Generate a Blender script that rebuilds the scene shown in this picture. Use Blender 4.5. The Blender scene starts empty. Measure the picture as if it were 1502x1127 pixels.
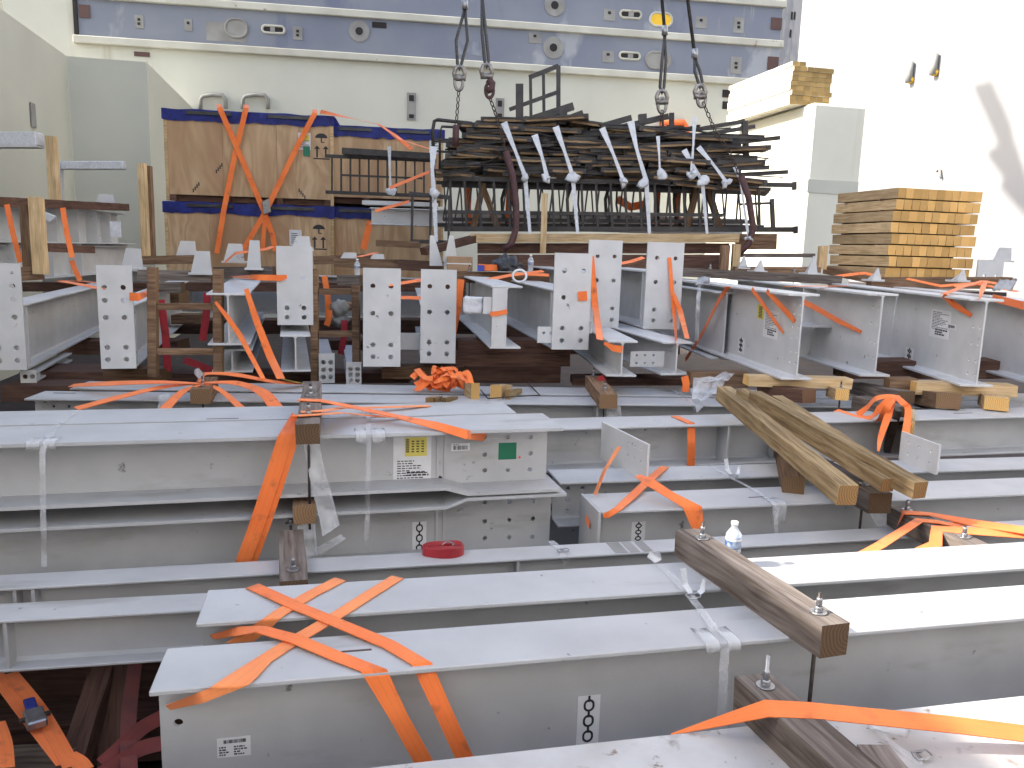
import bpy, bmesh, math, random
from mathutils import Vector, Matrix, noise
from math import radians, sin, cos, tan, atan, atan2, pi
rnd = random.Random(7)
S = bpy.context.scene
C = S.collection
# ------------------------------------------------------------------ camera
CZ = 2.3                                   # eye height above the steel deck
FPX = 1170.0; PITCH = atan(195/1170); ROLL = .03
V = Vector
FW = V((0, cos(PITCH), -sin(PITCH))); U0 = V((0, sin(PITCH), cos(PITCH))); X0 = V((1, 0, 0))
RT = cos(ROLL)*X0 + sin(ROLL)*U0; UP = -sin(ROLL)*X0 + cos(ROLL)*U0
EYE = V((0, 0, CZ))
cam = bpy.data.cameras.new('camera'); camo = bpy.data.objects.new('camera', cam); C.objects.link(camo)
cam.sensor_width = 36; cam.lens = 36*FPX/1502; cam.clip_start = .05; cam.clip_end = 3000
M = Matrix((RT, UP, -FW)).transposed().to_4x4(); M.translation = EYE
camo.matrix_world = M; S.camera = camo
# ------------------------------------------------------------------ light
SUN_EL = 35.4; SUN_AZ = 81.0               # sun at the left, above the side bulkhead; light travels towards +X, slightly +Y
w = bpy.data.worlds.new('World'); S.world = w; w.use_nodes = True
nt = w.node_tree; nt.nodes.clear()
sky = nt.nodes.new('ShaderNodeTexSky'); sky.sky_type = 'NISHITA'; sky.sun_disc = False
sky.sun_elevation = radians(SUN_EL); sky.sun_rotation = radians(180+SUN_AZ)
sky.dust_density = 2.5; sky.ozone_density = .6
bg = nt.nodes.new('ShaderNodeBackground'); bg.inputs['Strength'].default_value = .15
wo = nt.nodes.new('ShaderNodeOutputWorld')
nt.links.new(sky.outputs[0], bg.inputs[0]); nt.links.new(bg.outputs[0], wo.inputs[0])
SUND = V((sin(radians(SUN_AZ))*cos(radians(SUN_EL)), cos(radians(SUN_AZ))*cos(radians(SUN_EL)), -sin(radians(SUN_EL))))
sl = bpy.data.lights.new('sun', 'SUN'); sl.energy = 3.2; sl.angle = radians(.5); sl.color = (1, .95, .86)
so = bpy.data.objects.new('sun', sl); C.objects.link(so)
so.rotation_mode = 'QUATERNION'; so.rotation_quaternion = SUND.to_track_quat('-Z', 'Y'); so.location = (0, -5, 40)
S.view_settings.view_transform = 'Standard'; S.view_settings.look = 'None'
S.view_settings.exposure = 1.74; S.view_settings.gamma = 1
S.render.engine = 'CYCLES'
S.cycles.max_bounces = 8; S.cycles.diffuse_bounces = 5; S.cycles.use_denoising = True
# ------------------------------------------------------------------ pixel helpers (photo pixels 1502 x 1127)
def ray(x, y): return FW + RT*((x-751)/FPX) + UP*((563.5-y)/FPX)
def Z(x, y, z, lift=0):                    # point seen at a pixel, z metres relative to the eye
    d = ray(x, y); return EYE + d*(z/d.z) + V((0, 0, lift))
def Y(x, y, yy):
    d = ray(x, y); return EYE + d*(yy/d.y)
def hit(x, y, p, n, off=0):
    d = ray(x, y); n = V(n).normalized(); return EYE + d*((V(p)+n*off-EYE).dot(n)/d.dot(n))
# ------------------------------------------------------------------ materials
def nodes(m):
    m.use_nodes = True; return m.node_tree
def mat(name, col, rough=.6, metal=0, col2=None, scale=6, detail=6, bump=.0, bscale=60, spots=None, stretch=None, spec=.5, contrast=(.35, .65), r2=None, coord='Object', streak=None):
    m = bpy.data.materials.new(name); t = nodes(m); N = t.nodes; L = t.links
    b = N['Principled BSDF']; b.inputs['Roughness'].default_value = rough; b.inputs['Metallic'].default_value = metal
    b.inputs['Specular IOR Level'].default_value = spec
    b.inputs['Base Color'].default_value = (*col, 1)
    tc = N.new('ShaderNodeTexCoord'); oi = N.new('ShaderNodeObjectInfo')
    mp = N.new('ShaderNodeMapping')
    off = N.new('ShaderNodeVectorMath'); off.operation = 'SCALE'; off.inputs[0].default_value = (17.3, 9.1, 5.7)
    L.new(oi.outputs['Random'], off.inputs['Scale'])
    L.new(tc.outputs[coord], mp.inputs['Vector']); L.new(off.outputs[0], mp.inputs['Location'])
    if stretch: mp.inputs['Scale'].default_value = stretch
    cur = None
    if col2:
        nz = N.new('ShaderNodeTexNoise'); nz.inputs['Scale'].default_value = scale; nz.inputs['Detail'].default_value = detail
        L.new(mp.outputs[0], nz.inputs['Vector'])
        r = N.new('ShaderNodeMapRange'); r.inputs['From Min'].default_value = contrast[0]; r.inputs['From Max'].default_value = contrast[1]
        L.new(nz.outputs['Fac'], r.inputs['Value'])
        mx = N.new('ShaderNodeMix'); mx.data_type = 'RGBA'; mx.inputs['A'].default_value = (*col, 1); mx.inputs['B'].default_value = (*col2, 1)
        L.new(r.outputs[0], mx.inputs['Factor']); cur = mx.outputs['Result']
        if r2 is not None:
            rr = N.new('ShaderNodeMapRange'); rr.inputs['To Min'].default_value = rough; rr.inputs['To Max'].default_value = r2
            L.new(r.outputs[0], rr.inputs['Value']); L.new(rr.outputs[0], b.inputs['Roughness'])
    for sp in (spots or []):                # (colour, scale, threshold, softness, stretch)
        c3, sc, th, sf, st = sp
        mp2 = N.new('ShaderNodeMapping'); mp2.inputs['Scale'].default_value = st or (1, 1, 1); mp2.inputs['Location'].default_value = (rnd.random()*9, rnd.random()*9, 3)
        L.new(mp.outputs[0], mp2.inputs['Vector'])
        n2 = N.new('ShaderNodeTexNoise'); n2.inputs['Scale'].default_value = sc; n2.inputs['Detail'].default_value = 5; n2.inputs['Roughness'].default_value = .6
        L.new(mp2.outputs[0], n2.inputs['Vector'])
        r2_ = N.new('ShaderNodeMapRange'); r2_.inputs['From Min'].default_value = th; r2_.inputs['From Max'].default_value = th+sf
        L.new(n2.outputs['Fac'], r2_.inputs['Value'])
        mx = N.new('ShaderNodeMix'); mx.data_type = 'RGBA'
        if cur is None: mx.inputs['A'].default_value = (*col, 1)
        else: L.new(cur, mx.inputs['A'])
        mx.inputs['B'].default_value = (*c3, 1); L.new(r2_.outputs[0], mx.inputs['Factor']); cur = mx.outputs['Result']
    if cur is not None: L.new(cur, b.inputs['Base Color'])
    if bump:
        n3 = N.new('ShaderNodeTexNoise'); n3.inputs['Scale'].default_value = bscale; n3.inputs['Detail'].default_value = 6
        L.new(mp.outputs[0], n3.inputs['Vector'])
        bp = N.new('ShaderNodeBump'); bp.inputs['Strength'].default_value = bump; bp.inputs['Distance'].default_value = .01
        L.new(n3.outputs['Fac'], bp.inputs['Height']); L.new(bp.outputs[0], b.inputs['Normal'])
    return m
def wood(name, a, c, dark, end, gs=26, rough=.85, bump=.35):
    m = bpy.data.materials.new(name); t = nodes(m); N = t.nodes; L = t.links
    b = N['Principled BSDF']; b.inputs['Roughness'].default_value = rough; b.inputs['Specular IOR Level'].default_value = .25
    tc = N.new('ShaderNodeTexCoord'); oi = N.new('ShaderNodeObjectInfo')
    off = N.new('ShaderNodeVectorMath'); off.operation = 'SCALE'; off.inputs[0].default_value = (13.3, 8.1, 4.7)
    L.new(oi.outputs['Random'], off.inputs['Scale'])
    mp = N.new('ShaderNodeMapping'); L.new(tc.outputs['Object'], mp.inputs['Vector']); L.new(off.outputs[0], mp.inputs['Location'])
    mp.inputs['Scale'].default_value = (.07, 1, 1)
    g = N.new('ShaderNodeTexNoise'); g.inputs['Scale'].default_value = gs*2; g.inputs['Detail'].default_value = 7; g.inputs['Distortion'].default_value = .6
    L.new(mp.outputs[0], g.inputs['Vector'])
    r = N.new('ShaderNodeValToRGB'); e = r.color_ramp.elements
    e[0].position = .3; e[0].color = (*dark, 1); e[1].position = .7; e[1].color = (*c, 1)
    k = r.color_ramp.elements.new(.47); k.color = (*a, 1)
    L.new(g.outputs['Fac'], r.inputs['Fac'])
    # blotches
    n2 = N.new('ShaderNodeTexNoise'); n2.inputs['Scale'].default_value = 5; n2.inputs['Detail'].default_value = 4
    mp2 = N.new('ShaderNodeMapping'); mp2.inputs['Scale'].default_value = (.5, 1, 1)
    L.new(tc.outputs['Object'], mp2.inputs['Vector']); L.new(off.outputs[0], mp2.inputs['Location']); L.new(mp2.outputs[0], n2.inputs['Vector'])
    rr = N.new('ShaderNodeMapRange'); rr.inputs['From Min'].default_value = .45; rr.inputs['From Max'].default_value = .75; rr.inputs['To Max'].default_value = .7
    L.new(n2.outputs['Fac'], rr.inputs['Value'])
    mx = N.new('ShaderNodeMix'); mx.data_type = 'RGBA'; mx.inputs['B'].default_value = (*[v*.6 for v in a], 1)
    L.new(rr.outputs[0], mx.inputs['Factor']); L.new(r.outputs[0], mx.inputs['A'])
    # per object brightness
    hs = N.new('ShaderNodeHueSaturation'); mr = N.new('ShaderNodeMapRange'); mr.inputs['To Min'].default_value = .75; mr.inputs['To Max'].default_value = 1.25
    L.new(oi.outputs['Random'], mr.inputs['Value']); L.new(mr.outputs[0], hs.inputs['Value']); L.new(mx.outputs['Result'], hs.inputs['Color'])
    # end grain
    sx = N.new('ShaderNodeSeparateXYZ'); ge = N.new('ShaderNodeNewGeometry'); vt = N.new('ShaderNodeVectorTransform')
    vt.vector_type = 'NORMAL'; vt.convert_from = 'WORLD'; vt.convert_to = 'OBJECT'
    L.new(ge.outputs['Normal'], vt.inputs[0]); L.new(vt.outputs[0], sx.inputs[0])
    ab = N.new('ShaderNodeMath'); ab.operation = 'ABSOLUTE'; L.new(sx.outputs['X'], ab.inputs[0])
    gt = N.new('ShaderNodeMath'); gt.operation = 'GREATER_THAN'; gt.inputs[1].default_value = .75; L.new(ab.outputs[0], gt.inputs[0])
    wv = N.new('ShaderNodeTexWave'); wv.wave_type = 'RINGS'; wv.rings_direction = 'X'; wv.inputs['Scale'].default_value = 28; wv.inputs['Distortion'].default_value = 3; wv.inputs['Detail'].default_value = 3
    mp3 = N.new('ShaderNodeMapping'); mp3.inputs['Location'].default_value = (0, .06, .03); L.new(tc.outputs['Object'], mp3.inputs['Vector']); L.new(mp3.outputs[0], wv.inputs['Vector'])
    er = N.new('ShaderNodeValToRGB'); er.color_ramp.elements[0].color = (*[v*.62 for v in end], 1); er.color_ramp.elements[1].color = (*end, 1)
    L.new(wv.outputs['Fac'], er.inputs['Fac'])
    hs2 = N.new('ShaderNodeHueSaturation'); L.new(mr.outputs[0], hs2.inputs['Value']); L.new(er.outputs[0], hs2.inputs['Color'])
    m2 = N.new('ShaderNodeMix'); m2.data_type = 'RGBA'; L.new(gt.outputs[0], m2.inputs['Factor']); L.new(hs.outputs[0], m2.inputs['A']); L.new(hs2.outputs[0], m2.inputs['B'])
    L.new(m2.outputs['Result'], b.inputs['Base Color'])
    bp = N.new('ShaderNodeBump'); bp.inputs['Strength'].default_value = bump; bp.inputs['Distance'].default_value = .004
    L.new(g.outputs['Fac'], bp.inputs['Height']); L.new(bp.outputs[0], b.inputs['Normal'])
    return m
def clear(name, col, fac, rough=.3):
    m = bpy.data.materials.new(name); t = nodes(m); N = t.nodes; L = t.links
    b = N['Principled BSDF']; b.inputs['Base Color'].default_value = (*col, 1); b.inputs['Roughness'].default_value = rough
    tr = N.new('ShaderNodeBsdfTransparent'); mx = N.new('ShaderNodeMixShader'); o = N['Material Output']
    tc = N.new('ShaderNodeTexCoord'); nz = N.new('ShaderNodeTexNoise'); nz.inputs['Scale'].default_value = 9; L.new(tc.outputs['Object'], nz.inputs['Vector'])
    mr = N.new('ShaderNodeMapRange'); mr.inputs['From Min'].default_value = .3; mr.inputs['From Max'].default_value = .7; mr.inputs['To Min'].default_value = fac-.2; mr.inputs['To Max'].default_value = fac+.2
    L.new(nz.outputs['Fac'], mr.inputs['Value']); L.new(mr.outputs[0], mx.inputs[0])
    L.new(tr.outputs[0], mx.inputs[1]); L.new(b.outputs[0], mx.inputs[2]); L.new(mx.outputs[0], o.inputs['Surface'])
    bp = N.new('ShaderNodeBump'); bp.inputs['Strength'].default_value = .4; bp.inputs['Distance'].default_value = .01; L.new(nz.outputs['Fac'], bp.inputs['Height']); L.new(bp.outputs[0], b.inputs['Normal'])
    return m
scuff = [((.16, .15, .14), 13, .68, .05, (1, 1, 1)), ((.33, .32, .3), 4, .6, .12, (.25, 1.3, 1))]
Ms = dict(
 steel=mat('grey_painted_steel', (.49, .49, .49), .42, 0, (.42, .42, .42), 3.5, 6, .06, 140, scuff, r2=.55),
 steel_pale=mat('pale_grey_painted_steel', (.60, .60, .595), .45, 0, (.54, .54, .535), 5, 5, .05, 120, scuff[:1], r2=.55),
 steel_dirty=mat('dirty_grey_painted_steel', (.52, .51, .5), .45, 0, (.42, .40, .38), 5, 6, .08, 120,
     [((.14, .09, .07), 3.3, .60, .07, (1, 1, 1)), ((.2, .15, .12), 16, .63, .06, (1, 1, 1))], r2=.6),
 zinc=mat('galvanised_metal', (.42, .42, .43), .35, .8, (.3, .3, .31), 30),
 rod=mat('dark_rod_steel', (.05, .045, .045), .5, .6, (.10, .08, .07), 40),
 old=wood('weathered_timber', (.15, .122, .105), (.235, .20, .175), (.07, .052, .042), (.13, .08, .045)),
 mid=wood('brown_timber', (.20, .12, .072), (.31, .20, .12), (.10, .058, .034), (.25, .15, .08)),
 pine_lit=wood('sunlit_pine', (.78, .73, .62), (.84, .80, .72), (.64, .57, .45), (.50, .33, .13)),  # pine with the overexposed sunlight on its long sides put into the colour
 pine=wood('fresh_pine', (.54, .38, .205), (.66, .50, .30), (.39, .25, .12), (.80, .48, .17)),
 drift=wood('rough_pine', (.25, .175, .09), (.36, .27, .155), (.11, .07, .038), (.30, .18, .075)),
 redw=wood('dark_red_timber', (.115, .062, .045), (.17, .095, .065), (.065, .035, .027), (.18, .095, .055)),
 strap=None, strapr=None,
 white=mat('white_paper', (.72, .72, .72), .7, 0, (.66, .66, .67), 20),
 yellow=mat('yellow_label', (.68, .58, .12), .6), ink=mat('black_ink', (.02, .02, .022), .6), green=mat('green_label', (.005, .15, .075), .5), red=mat('red_dot', (.8, .06, .07), .5),
 foam=mat('white_packing_foam', (.66, .67, .69), .6, 0, (.55, .56, .58), 25, 5, .5, 30),
 film=clear('clear_packing_film', (.93, .94, .95), .38), band=clear('clear_plastic_band', (.85, .86, .88), .14, .2),
 pet=clear('clear_bottle_plastic', (.8, .84, .88), .42, .08),
 blue_label=mat('blue_bottle_label', (.03, .09, .25), .4, 0, (.45, .5, .55), 45), cap=mat('white_plastic_cap', (.8, .8, .8), .4),
 black=mat('black_painted_steel', (.016, .015, .016), .5, 0, (.045, .036, .032), 8, 5, .1, 80),
 board=wood('brown_tread_board', (.30, .20, .115), (.42, .30, .18), (.14, .085, .05), (.18, .1, .05)),
 ply=None, tarp=mat('blue_tarpaulin', (.04, .06, .40), .45, 0, (.02, .03, .22), 9, 6, .6, 18),
 bag=mat('black_plastic_bag', (.012, .012, .016), .3, 0, (.03, .03, .035), 12, 5, .8, 22),
 deck=mat('red_oxide_deck', (.05, .032, .03), .85, 0, (.028, .022, .024), 2.5, 7, .2, 60, [((.09, .07, .06), 7, .6, .1, None)]),
 cream=mat('cream_painted_steel', (.56, .56, .48), .65, 0, (.50, .50, .435), .5, 8, .04, 40, [((.33, .31, .24), .6, .64, .14, (1.6, 1.6, .12)), ((.26, .2, .13), 5, .73, .04, (1, 1, .3))]),
 creamw=mat('white_cream_painted_steel', (.72, .71, .60), .6, 0, (.66, .65, .55), .7, 7, .03, 40, [((.6, .58, .47), .7, .62, .1, (1.6, 1.6, .15))]),
 whitew=mat('white_painted_steel', (.60, .60, .60), .6, 0, (.56, .56, .56), .6, 6),
 blue=mat('worn_blue_grey_paint', (.165, .183, .235), .6, 0, (.215, .232, .27), .45, 8, .05, 40,
     [((.31, .325, .355), .33, .56, .04, (1, 1, .6)), ((.38, .38, .37), 1.3, .66, .06, (1.5, 1.5, .12)), ((.14, .155, .22), .8, .62, .1, (1, 1, .4))]),
 trim=mat('cream_trim_paint', (.52, .515, .45), .6, 0, (.42, .41, .35), 1.2, 8, .1, 30, [((.22, .17, .11), 3, .66, .06, (1, 1, 1))]),
 dark=mat('dark_recess', (.018, .014, .013), .8), primer=mat('red_brown_primer', (.10, .055, .05), .8), yell=mat('yellow_paint', (.82, .50, .02), .5),
 pocket=mat('grey_recess_paint', (.30, .30, .28), .7, 0, (.22, .21, .2), 2),
 shackle=mat('galvanised_shackle', (.33, .31, .29), .4, .7, (.2, .17, .15), 20), wire=mat('dark_steel_wire_rope', (.10, .095, .095), .5, .5, (.05, .05, .05), 60),
 sleeve=mat('purple_brown_sleeve', (.10, .04, .04), .7, 0, (.06, .03, .03), 20), chainm=mat('rusty_chain', (.10, .065, .05), .6, .5, (.05, .035, .03), 30),
 orange=mat('orange_plastic', (.7, .15, .04), .5), cardboard=mat('brown_cardboard', (.36, .23, .13), .8, 0, (.31, .19, .11), 12),
 hull=mat('ship_white_paint', (.78, .78, .79), .6, 0, (.72, .72, .73), .5),
 wallw=mat('pale_grey_ship_paint', (.25, .25, .252), .6, 0, (.235, .235, .238), .6, 6),
)
def plywood():
    m = bpy.data.materials.new('plywood'); t = nodes(m); N = t.nodes; L = t.links; b = N['Principled BSDF']
    b.inputs['Roughness'].default_value = .7; b.inputs['Specular IOR Level'].default_value = .3
    tc = N.new('ShaderNodeTexCoord'); oi = N.new('ShaderNodeObjectInfo')
    off = N.new('ShaderNodeVectorMath'); off.operation = 'SCALE'; off.inputs[0].default_value = (11, 3, 7); L.new(oi.outputs['Random'], off.inputs['Scale'])
    mp = N.new('ShaderNodeMapping'); mp.inputs['Scale'].default_value = (1.2, 1, .28); L.new(tc.outputs['Object'], mp.inputs['Vector']); L.new(off.outputs[0], mp.inputs['Location'])
    nz = N.new('ShaderNodeTexNoise'); nz.inputs['Scale'].default_value = 1.6; nz.inputs['Detail'].default_value = 3; nz.inputs['Distortion'].default_value = 1.0; L.new(mp.outputs[0], nz.inputs['Vector'])
    mu = N.new('ShaderNodeMath'); mu.operation = 'MULTIPLY'; mu.inputs[1].default_value = 14; L.new(nz.outputs['Fac'], mu.inputs[0])
    fr = N.new('ShaderNodeMath'); fr.operation = 'PINGPONG'; fr.inputs[1].default_value = 1; L.new(mu.outputs[0], fr.inputs[0])
    r = N.new('ShaderNodeValToRGB'); e = r.color_ramp.elements; e[0].color = (.44, .29, .16, 1); e[1].color = (.60, .42, .25, 1); L.new(fr.outputs[0], r.inputs['Fac'])
    n2 = N.new('ShaderNodeTexNoise'); n2.inputs['Scale'].default_value = 1.3; n2.inputs['Detail'].default_value = 6; L.new(mp.outputs[0], n2.inputs['Vector'])
    rr = N.new('ShaderNodeMapRange'); rr.inputs['From Min'].default_value = .42; rr.inputs['From Max'].default_value = .7; L.new(n2.outputs['Fac'], rr.inputs['Value'])
    mx = N.new('ShaderNodeMix'); mx.data_type = 'RGBA'; mx.inputs['B'].default_value = (.40, .235, .125, 1); L.new(rr.outputs[0], mx.inputs['Factor']); L.new(r.outputs[0], mx.inputs['A'])
    L.new(mx.outputs['Result'], b.inputs['Base Color']); return m
Ms['ply'] = plywood()
def webbing(name, a, c, dirt):
    m = bpy.data.materials.new(name); t = nodes(m); N = t.nodes; L = t.links; b = N['Principled BSDF']
    b.inputs['Roughness'].default_value = .55; b.inputs['Specular IOR Level'].default_value = .35; b.inputs['Sheen Weight'].default_value = .15
    uv = N.new('ShaderNodeUVMap'); sp = N.new('ShaderNodeSeparateXYZ'); L.new(uv.outputs[0], sp.inputs[0])
    def math_(op, x, y=None):
        n = N.new('ShaderNodeMath'); n.operation = op
        for k, v in enumerate((x, y)):
            if v is None: continue
            if isinstance(v, (int, float)): n.inputs[k].default_value = v
            else: L.new(v, n.inputs[k])
        return n.outputs[0]
    u = sp.outputs['X']; d = math_('ABSOLUTE', math_('SUBTRACT', u, .5))          # 0 centre .. .5 edge
    l1 = math_('LESS_THAN', math_('ABSOLUTE', math_('SUBTRACT', d, .36)), .025); l2 = math_('GREATER_THAN', d, .46)
    l3 = math_('LESS_THAN', d, .02)
    ln = math_('MULTIPLY', math_('MAXIMUM', math_('MAXIMUM', l1, l2), l3), .2)
    tc = N.new('ShaderNodeTexCoord'); nz = N.new('ShaderNodeTexNoise'); nz.inputs['Scale'].default_value = 6; nz.inputs['Detail'].default_value = 6; L.new(tc.outputs['Object'], nz.inputs['Vector'])
    mr = N.new('ShaderNodeMapRange'); mr.inputs['From Min'].default_value = .35; mr.inputs['From Max'].default_value = .65; L.new(nz.outputs['Fac'], mr.inputs['Value'])
    m1 = N.new('ShaderNodeMix'); m1.data_type = 'RGBA'; m1.inputs['A'].default_value = (*a, 1); m1.inputs['B'].default_value = (*c, 1); L.new(mr.outputs[0], m1.inputs['Factor'])
    n2 = N.new('ShaderNodeTexNoise'); n2.inputs['Scale'].default_value = 14; n2.inputs['Detail'].default_value = 7; L.new(tc.outputs['Object'], n2.inputs['Vector'])
    m2r = N.new('ShaderNodeMapRange'); m2r.inputs['From Min'].default_value = .60; m2r.inputs['From Max'].default_value = .75; m2r.inputs['To Max'].default_value = .75; L.new(n2.outputs['Fac'], m2r.inputs['Value'])
    m2 = N.new('ShaderNodeMix'); m2.data_type = 'RGBA'; m2.inputs['B'].default_value = (*dirt, 1); L.new(m2r.outputs[0], m2.inputs['Factor']); L.new(m1.outputs['Result'], m2.inputs['A'])
    m3 = N.new('ShaderNodeMix'); m3.data_type = 'RGBA'; m3.inputs['B'].default_value = (*[v*.55 for v in c], 1); L.new(ln, m3.inputs['Factor']); L.new(m2.outputs['Result'], m3.inputs['A'])
    L.new(m3.outputs['Result'], b.inputs['Base Color'])
    wv = math_('SINE', math_('MULTIPLY', sp.outputs['Y'], 1600)); wu = math_('SINE', math_('MULTIPLY', u, 75))
    bp = N.new('ShaderNodeBump'); bp.inputs['Strength'].default_value = .35; bp.inputs['Distance'].default_value = .002
    L.new(math_('MULTIPLY', wv, wu), bp.inputs['Height']); L.new(bp.outputs[0], b.inputs['Normal']); return m
Ms['strap'] = webbing('orange_webbing', (1.0, .24, .052), (.92, .19, .036), (.38, .10, .04))
Ms['strap_lit'] = webbing('lit_orange_webbing', (1.0, .32, .10), (.92, .25, .07), (.42, .14, .06))  # lighter copy of the orange webbing; gloss and backlight put into the colour
Ms['strap_shade'] = webbing('shaded_red_webbing', (.22, .035, .025), (.15, .025, .02), (.06, .02, .02))  # darker copy of the red webbing, shade of the gap put into the colour
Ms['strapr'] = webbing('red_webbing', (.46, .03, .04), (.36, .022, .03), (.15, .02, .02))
# ------------------------------------------------------------------ mesh builder
class MB:
    def __init__(s): s.b = bmesh.new()
    def hexa(s, p, bev=0):                  # p: 8 points, bottom ring then top ring
        v = [s.b.verts.new(q) for q in p]
        fs = [s.b.faces.new([v[i] for i in q]) for q in ((3, 2, 1, 0), (4, 5, 6, 7), (0, 1, 5, 4), (1, 2, 6, 5), (2, 3, 7, 6), (3, 0, 4, 7))]
        if bev:
            es = list({e for f in fs for e in f.edges}); bmesh.ops.bevel(s.b, geom=es, offset=bev, segments=1, affect='EDGES', profile=.5)
        return s
    def box(s, a, b, bev=0):
        x0, y0, z0 = a; x1, y1, z1 = b
        return s.hexa([V(q) for q in ((x0, y0, z0), (x1, y0, z0), (x1, y1, z0), (x0, y1, z0), (x0, y0, z1), (x1, y0, z1), (x1, y1, z1), (x0, y1, z1))], bev)
    def obox(s, o, u, v, n, bev=0):         # oriented box from a corner and three edge vectors
        o, u, v, n = V(o), V(u), V(v), V(n)
        p = [o, o+u, o+u+v, o+v]
        if u.cross(v).dot(n) < 0: p = [o, o+v, o+u+v, o+u]
        return s.hexa([q for q in p]+[q+n for q in p], bev)
    def bar(s, p, q, a, b=None, bev=0, up=None):   # rectangular bar between two points
        p, q = V(p), V(q); b = b or a; d = (q-p).normalized(); up = V(up) if up else (V((0, 0, 1)) if abs(d.z) < .95 else V((0, 1, 0)))
        u = d.cross(up).normalized()*a; v = u.cross(d).normalized()*b
        return s.obox(p-u/2-v/2, u, v, q-p, bev)
    def tube(s, pts, r, seg=8, closed=False, caps=True):
        pts = [V(p) for p in pts]; n = len(pts); rings = []; up = V((0, 0, 1)); prev = None
        rad = r if isinstance(r, (list, tuple)) else [r]*n
        for i, p in enumerate(pts):
            if closed: t = pts[(i+1) % n]-pts[i-1]
            else: t = (pts[min(i+1, n-1)]-pts[max(i-1, 0)])
            t.normalize()
            if prev is None:
                a = t.cross(up)
                if a.length < .1: a = t.cross(V((1, 0, 0)))
            else: a = prev-t*prev.dot(t)
            a.normalize(); prev = a; c = t.cross(a)
            rings.append([s.b.verts.new(p+(a*cos(2*pi*k/seg)+c*sin(2*pi*k/seg))*rad[i]) for k in range(seg)])
        m = n if closed else n-1
        for i in range(m):
            A, B = rings[i], rings[(i+1) % n]
            for k in range(seg):
                f = s.b.faces.new((A[k], A[(k+1) % seg], B[(k+1) % seg], B[k])); f.smooth = True
        if caps and not closed:
            s.b.faces.new(rings[0][::-1]); s.b.faces.new(rings[-1])
        return s
    def lathe(s, o, prof, seg=20, ax=(0, 0, 1)):
        o = V(o); ax = V(ax).normalized(); a = ax.orthogonal().normalized(); c = ax.cross(a); R_ = []
        for r, h in prof: R_.append([s.b.verts.new(o+ax*h+(a*cos(2*pi*k/seg)+c*sin(2*pi*k/seg))*max(r, 1e-4)) for k in range(seg)])
        for A, B in zip(R_, R_[1:]):
            for k in range(seg): f = s.b.faces.new((A[k], A[(k+1) % seg], B[(k+1) % seg], B[k])); f.smooth = True
        s.b.faces.new(R_[0][::-1]); s.b.faces.new(R_[-1]); return s
    def poly(s, pts, n):                    # extruded polygon
        pts = [V(p) for p in pts]; n = V(n)
        a = [s.b.verts.new(p) for p in pts]; c = [s.b.verts.new(p+n) for p in pts]
        s.b.faces.new(a[::-1]); s.b.faces.new(c); k = len(a)
        for i in range(k): s.b.faces.new((a[i], a[(i+1) % k], c[(i+1) % k], c[i]))
        return s
    def plate(s, o, u, v, n, W, H, t, holes, r, seg=14):     # plate with real round holes [(a,b)], along unit vectors u,v, thickness t along n
        o, u, v, n = V(o), V(u).normalized(), V(v).normalized(), V(n).normalized()
        def lines(vals, lo, hi):
            vals = sorted(set(round(a, 4) for a in vals)); out = []
            for a in vals:
                if out and a-out[-1] < 2.3*r: continue
                out.append(a)
            return [lo]+[(p+q)/2 for p, q in zip(out, out[1:])]+[hi]
        xs = lines([h[0] for h in holes], 0, W); ys = lines([h[1] for h in holes], 0, H)
        P = lambda a, c, d: s.b.verts.new(o+u*a+v*c+n*d)
        for i in range(len(xs)-1):
            for j in range(len(ys)-1):
                x0, x1, y0, y1 = xs[i], xs[i+1], ys[j], ys[j+1]
                hh = [h for h in holes if x0 <= h[0] <= x1 and y0 <= h[1] <= y1]
                if not hh:
                    for d, fl in ((0, 1), (t, 0)):
                        q = [P(x0, y0, d), P(x1, y0, d), P(x1, y1, d), P(x0, y1, d)]; s.b.faces.new(q[::-1] if fl else q)
                    continue
                hx, hy = hh[0][:2]; angs = [2*pi*k/seg for k in range(seg)]+[atan2(yy-hy, xx-hx) % (2*pi) for xx in (x0, x1) for yy in (y0, y1)]
                angs = sorted(angs)
                def edge(a):
                    c, d = cos(a), sin(a); k = 1e9
                    if c > 1e-9: k = min(k, (x1-hx)/c)
                    if c < -1e-9: k = min(k, (x0-hx)/c)
                    if d > 1e-9: k = min(k, (y1-hy)/d)
                    if d < -1e-9: k = min(k, (y0-hy)/d)
                    return hx+c*k, hy+d*k
                R0 = []
                for d in (0, t):
                    I = [P(hx+cos(a)*r, hy+sin(a)*r, d) for a in angs]; O = [P(*edge(a), d) for a in angs]; m = len(angs)
                    for k in range(m):
                        q = (I[k], O[k], O[(k+1) % m], I[(k+1) % m]); s.b.faces.new(q if d else q[::-1])
                    R0.append(I)
                for k in range(m):
                    s.b.faces.new((R0[0][k], R0[1][k], R0[1][(k+1) % m], R0[0][(k+1) % m]))
        for a0, c0, a1, c1 in ((0, 0, W, 0), (W, 0, W, H), (W, H, 0, H), (0, H, 0, 0)):
            s.b.faces.new((P(a0, c0, 0), P(a1, c1, 0), P(a1, c1, t), P(a0, c0, t)))
        return s
    def build(s, name, m, parent=None, loc=None, rot=None, smooth=False):
        me = bpy.data.meshes.new(name); s.b.normal_update(); s.b.to_mesh(me); s.b.free()
        if isinstance(m, str): m = Ms[m]
        me.materials.append(m)
        if smooth:
            for p in me.polygons: p.use_smooth = True
        o = bpy.data.objects.new(name, me); C.objects.link(o)
        if parent: o.parent = parent
        if loc is not None: o.location = loc
        if rot is not None: o.rotation_euler = rot
        return o
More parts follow.
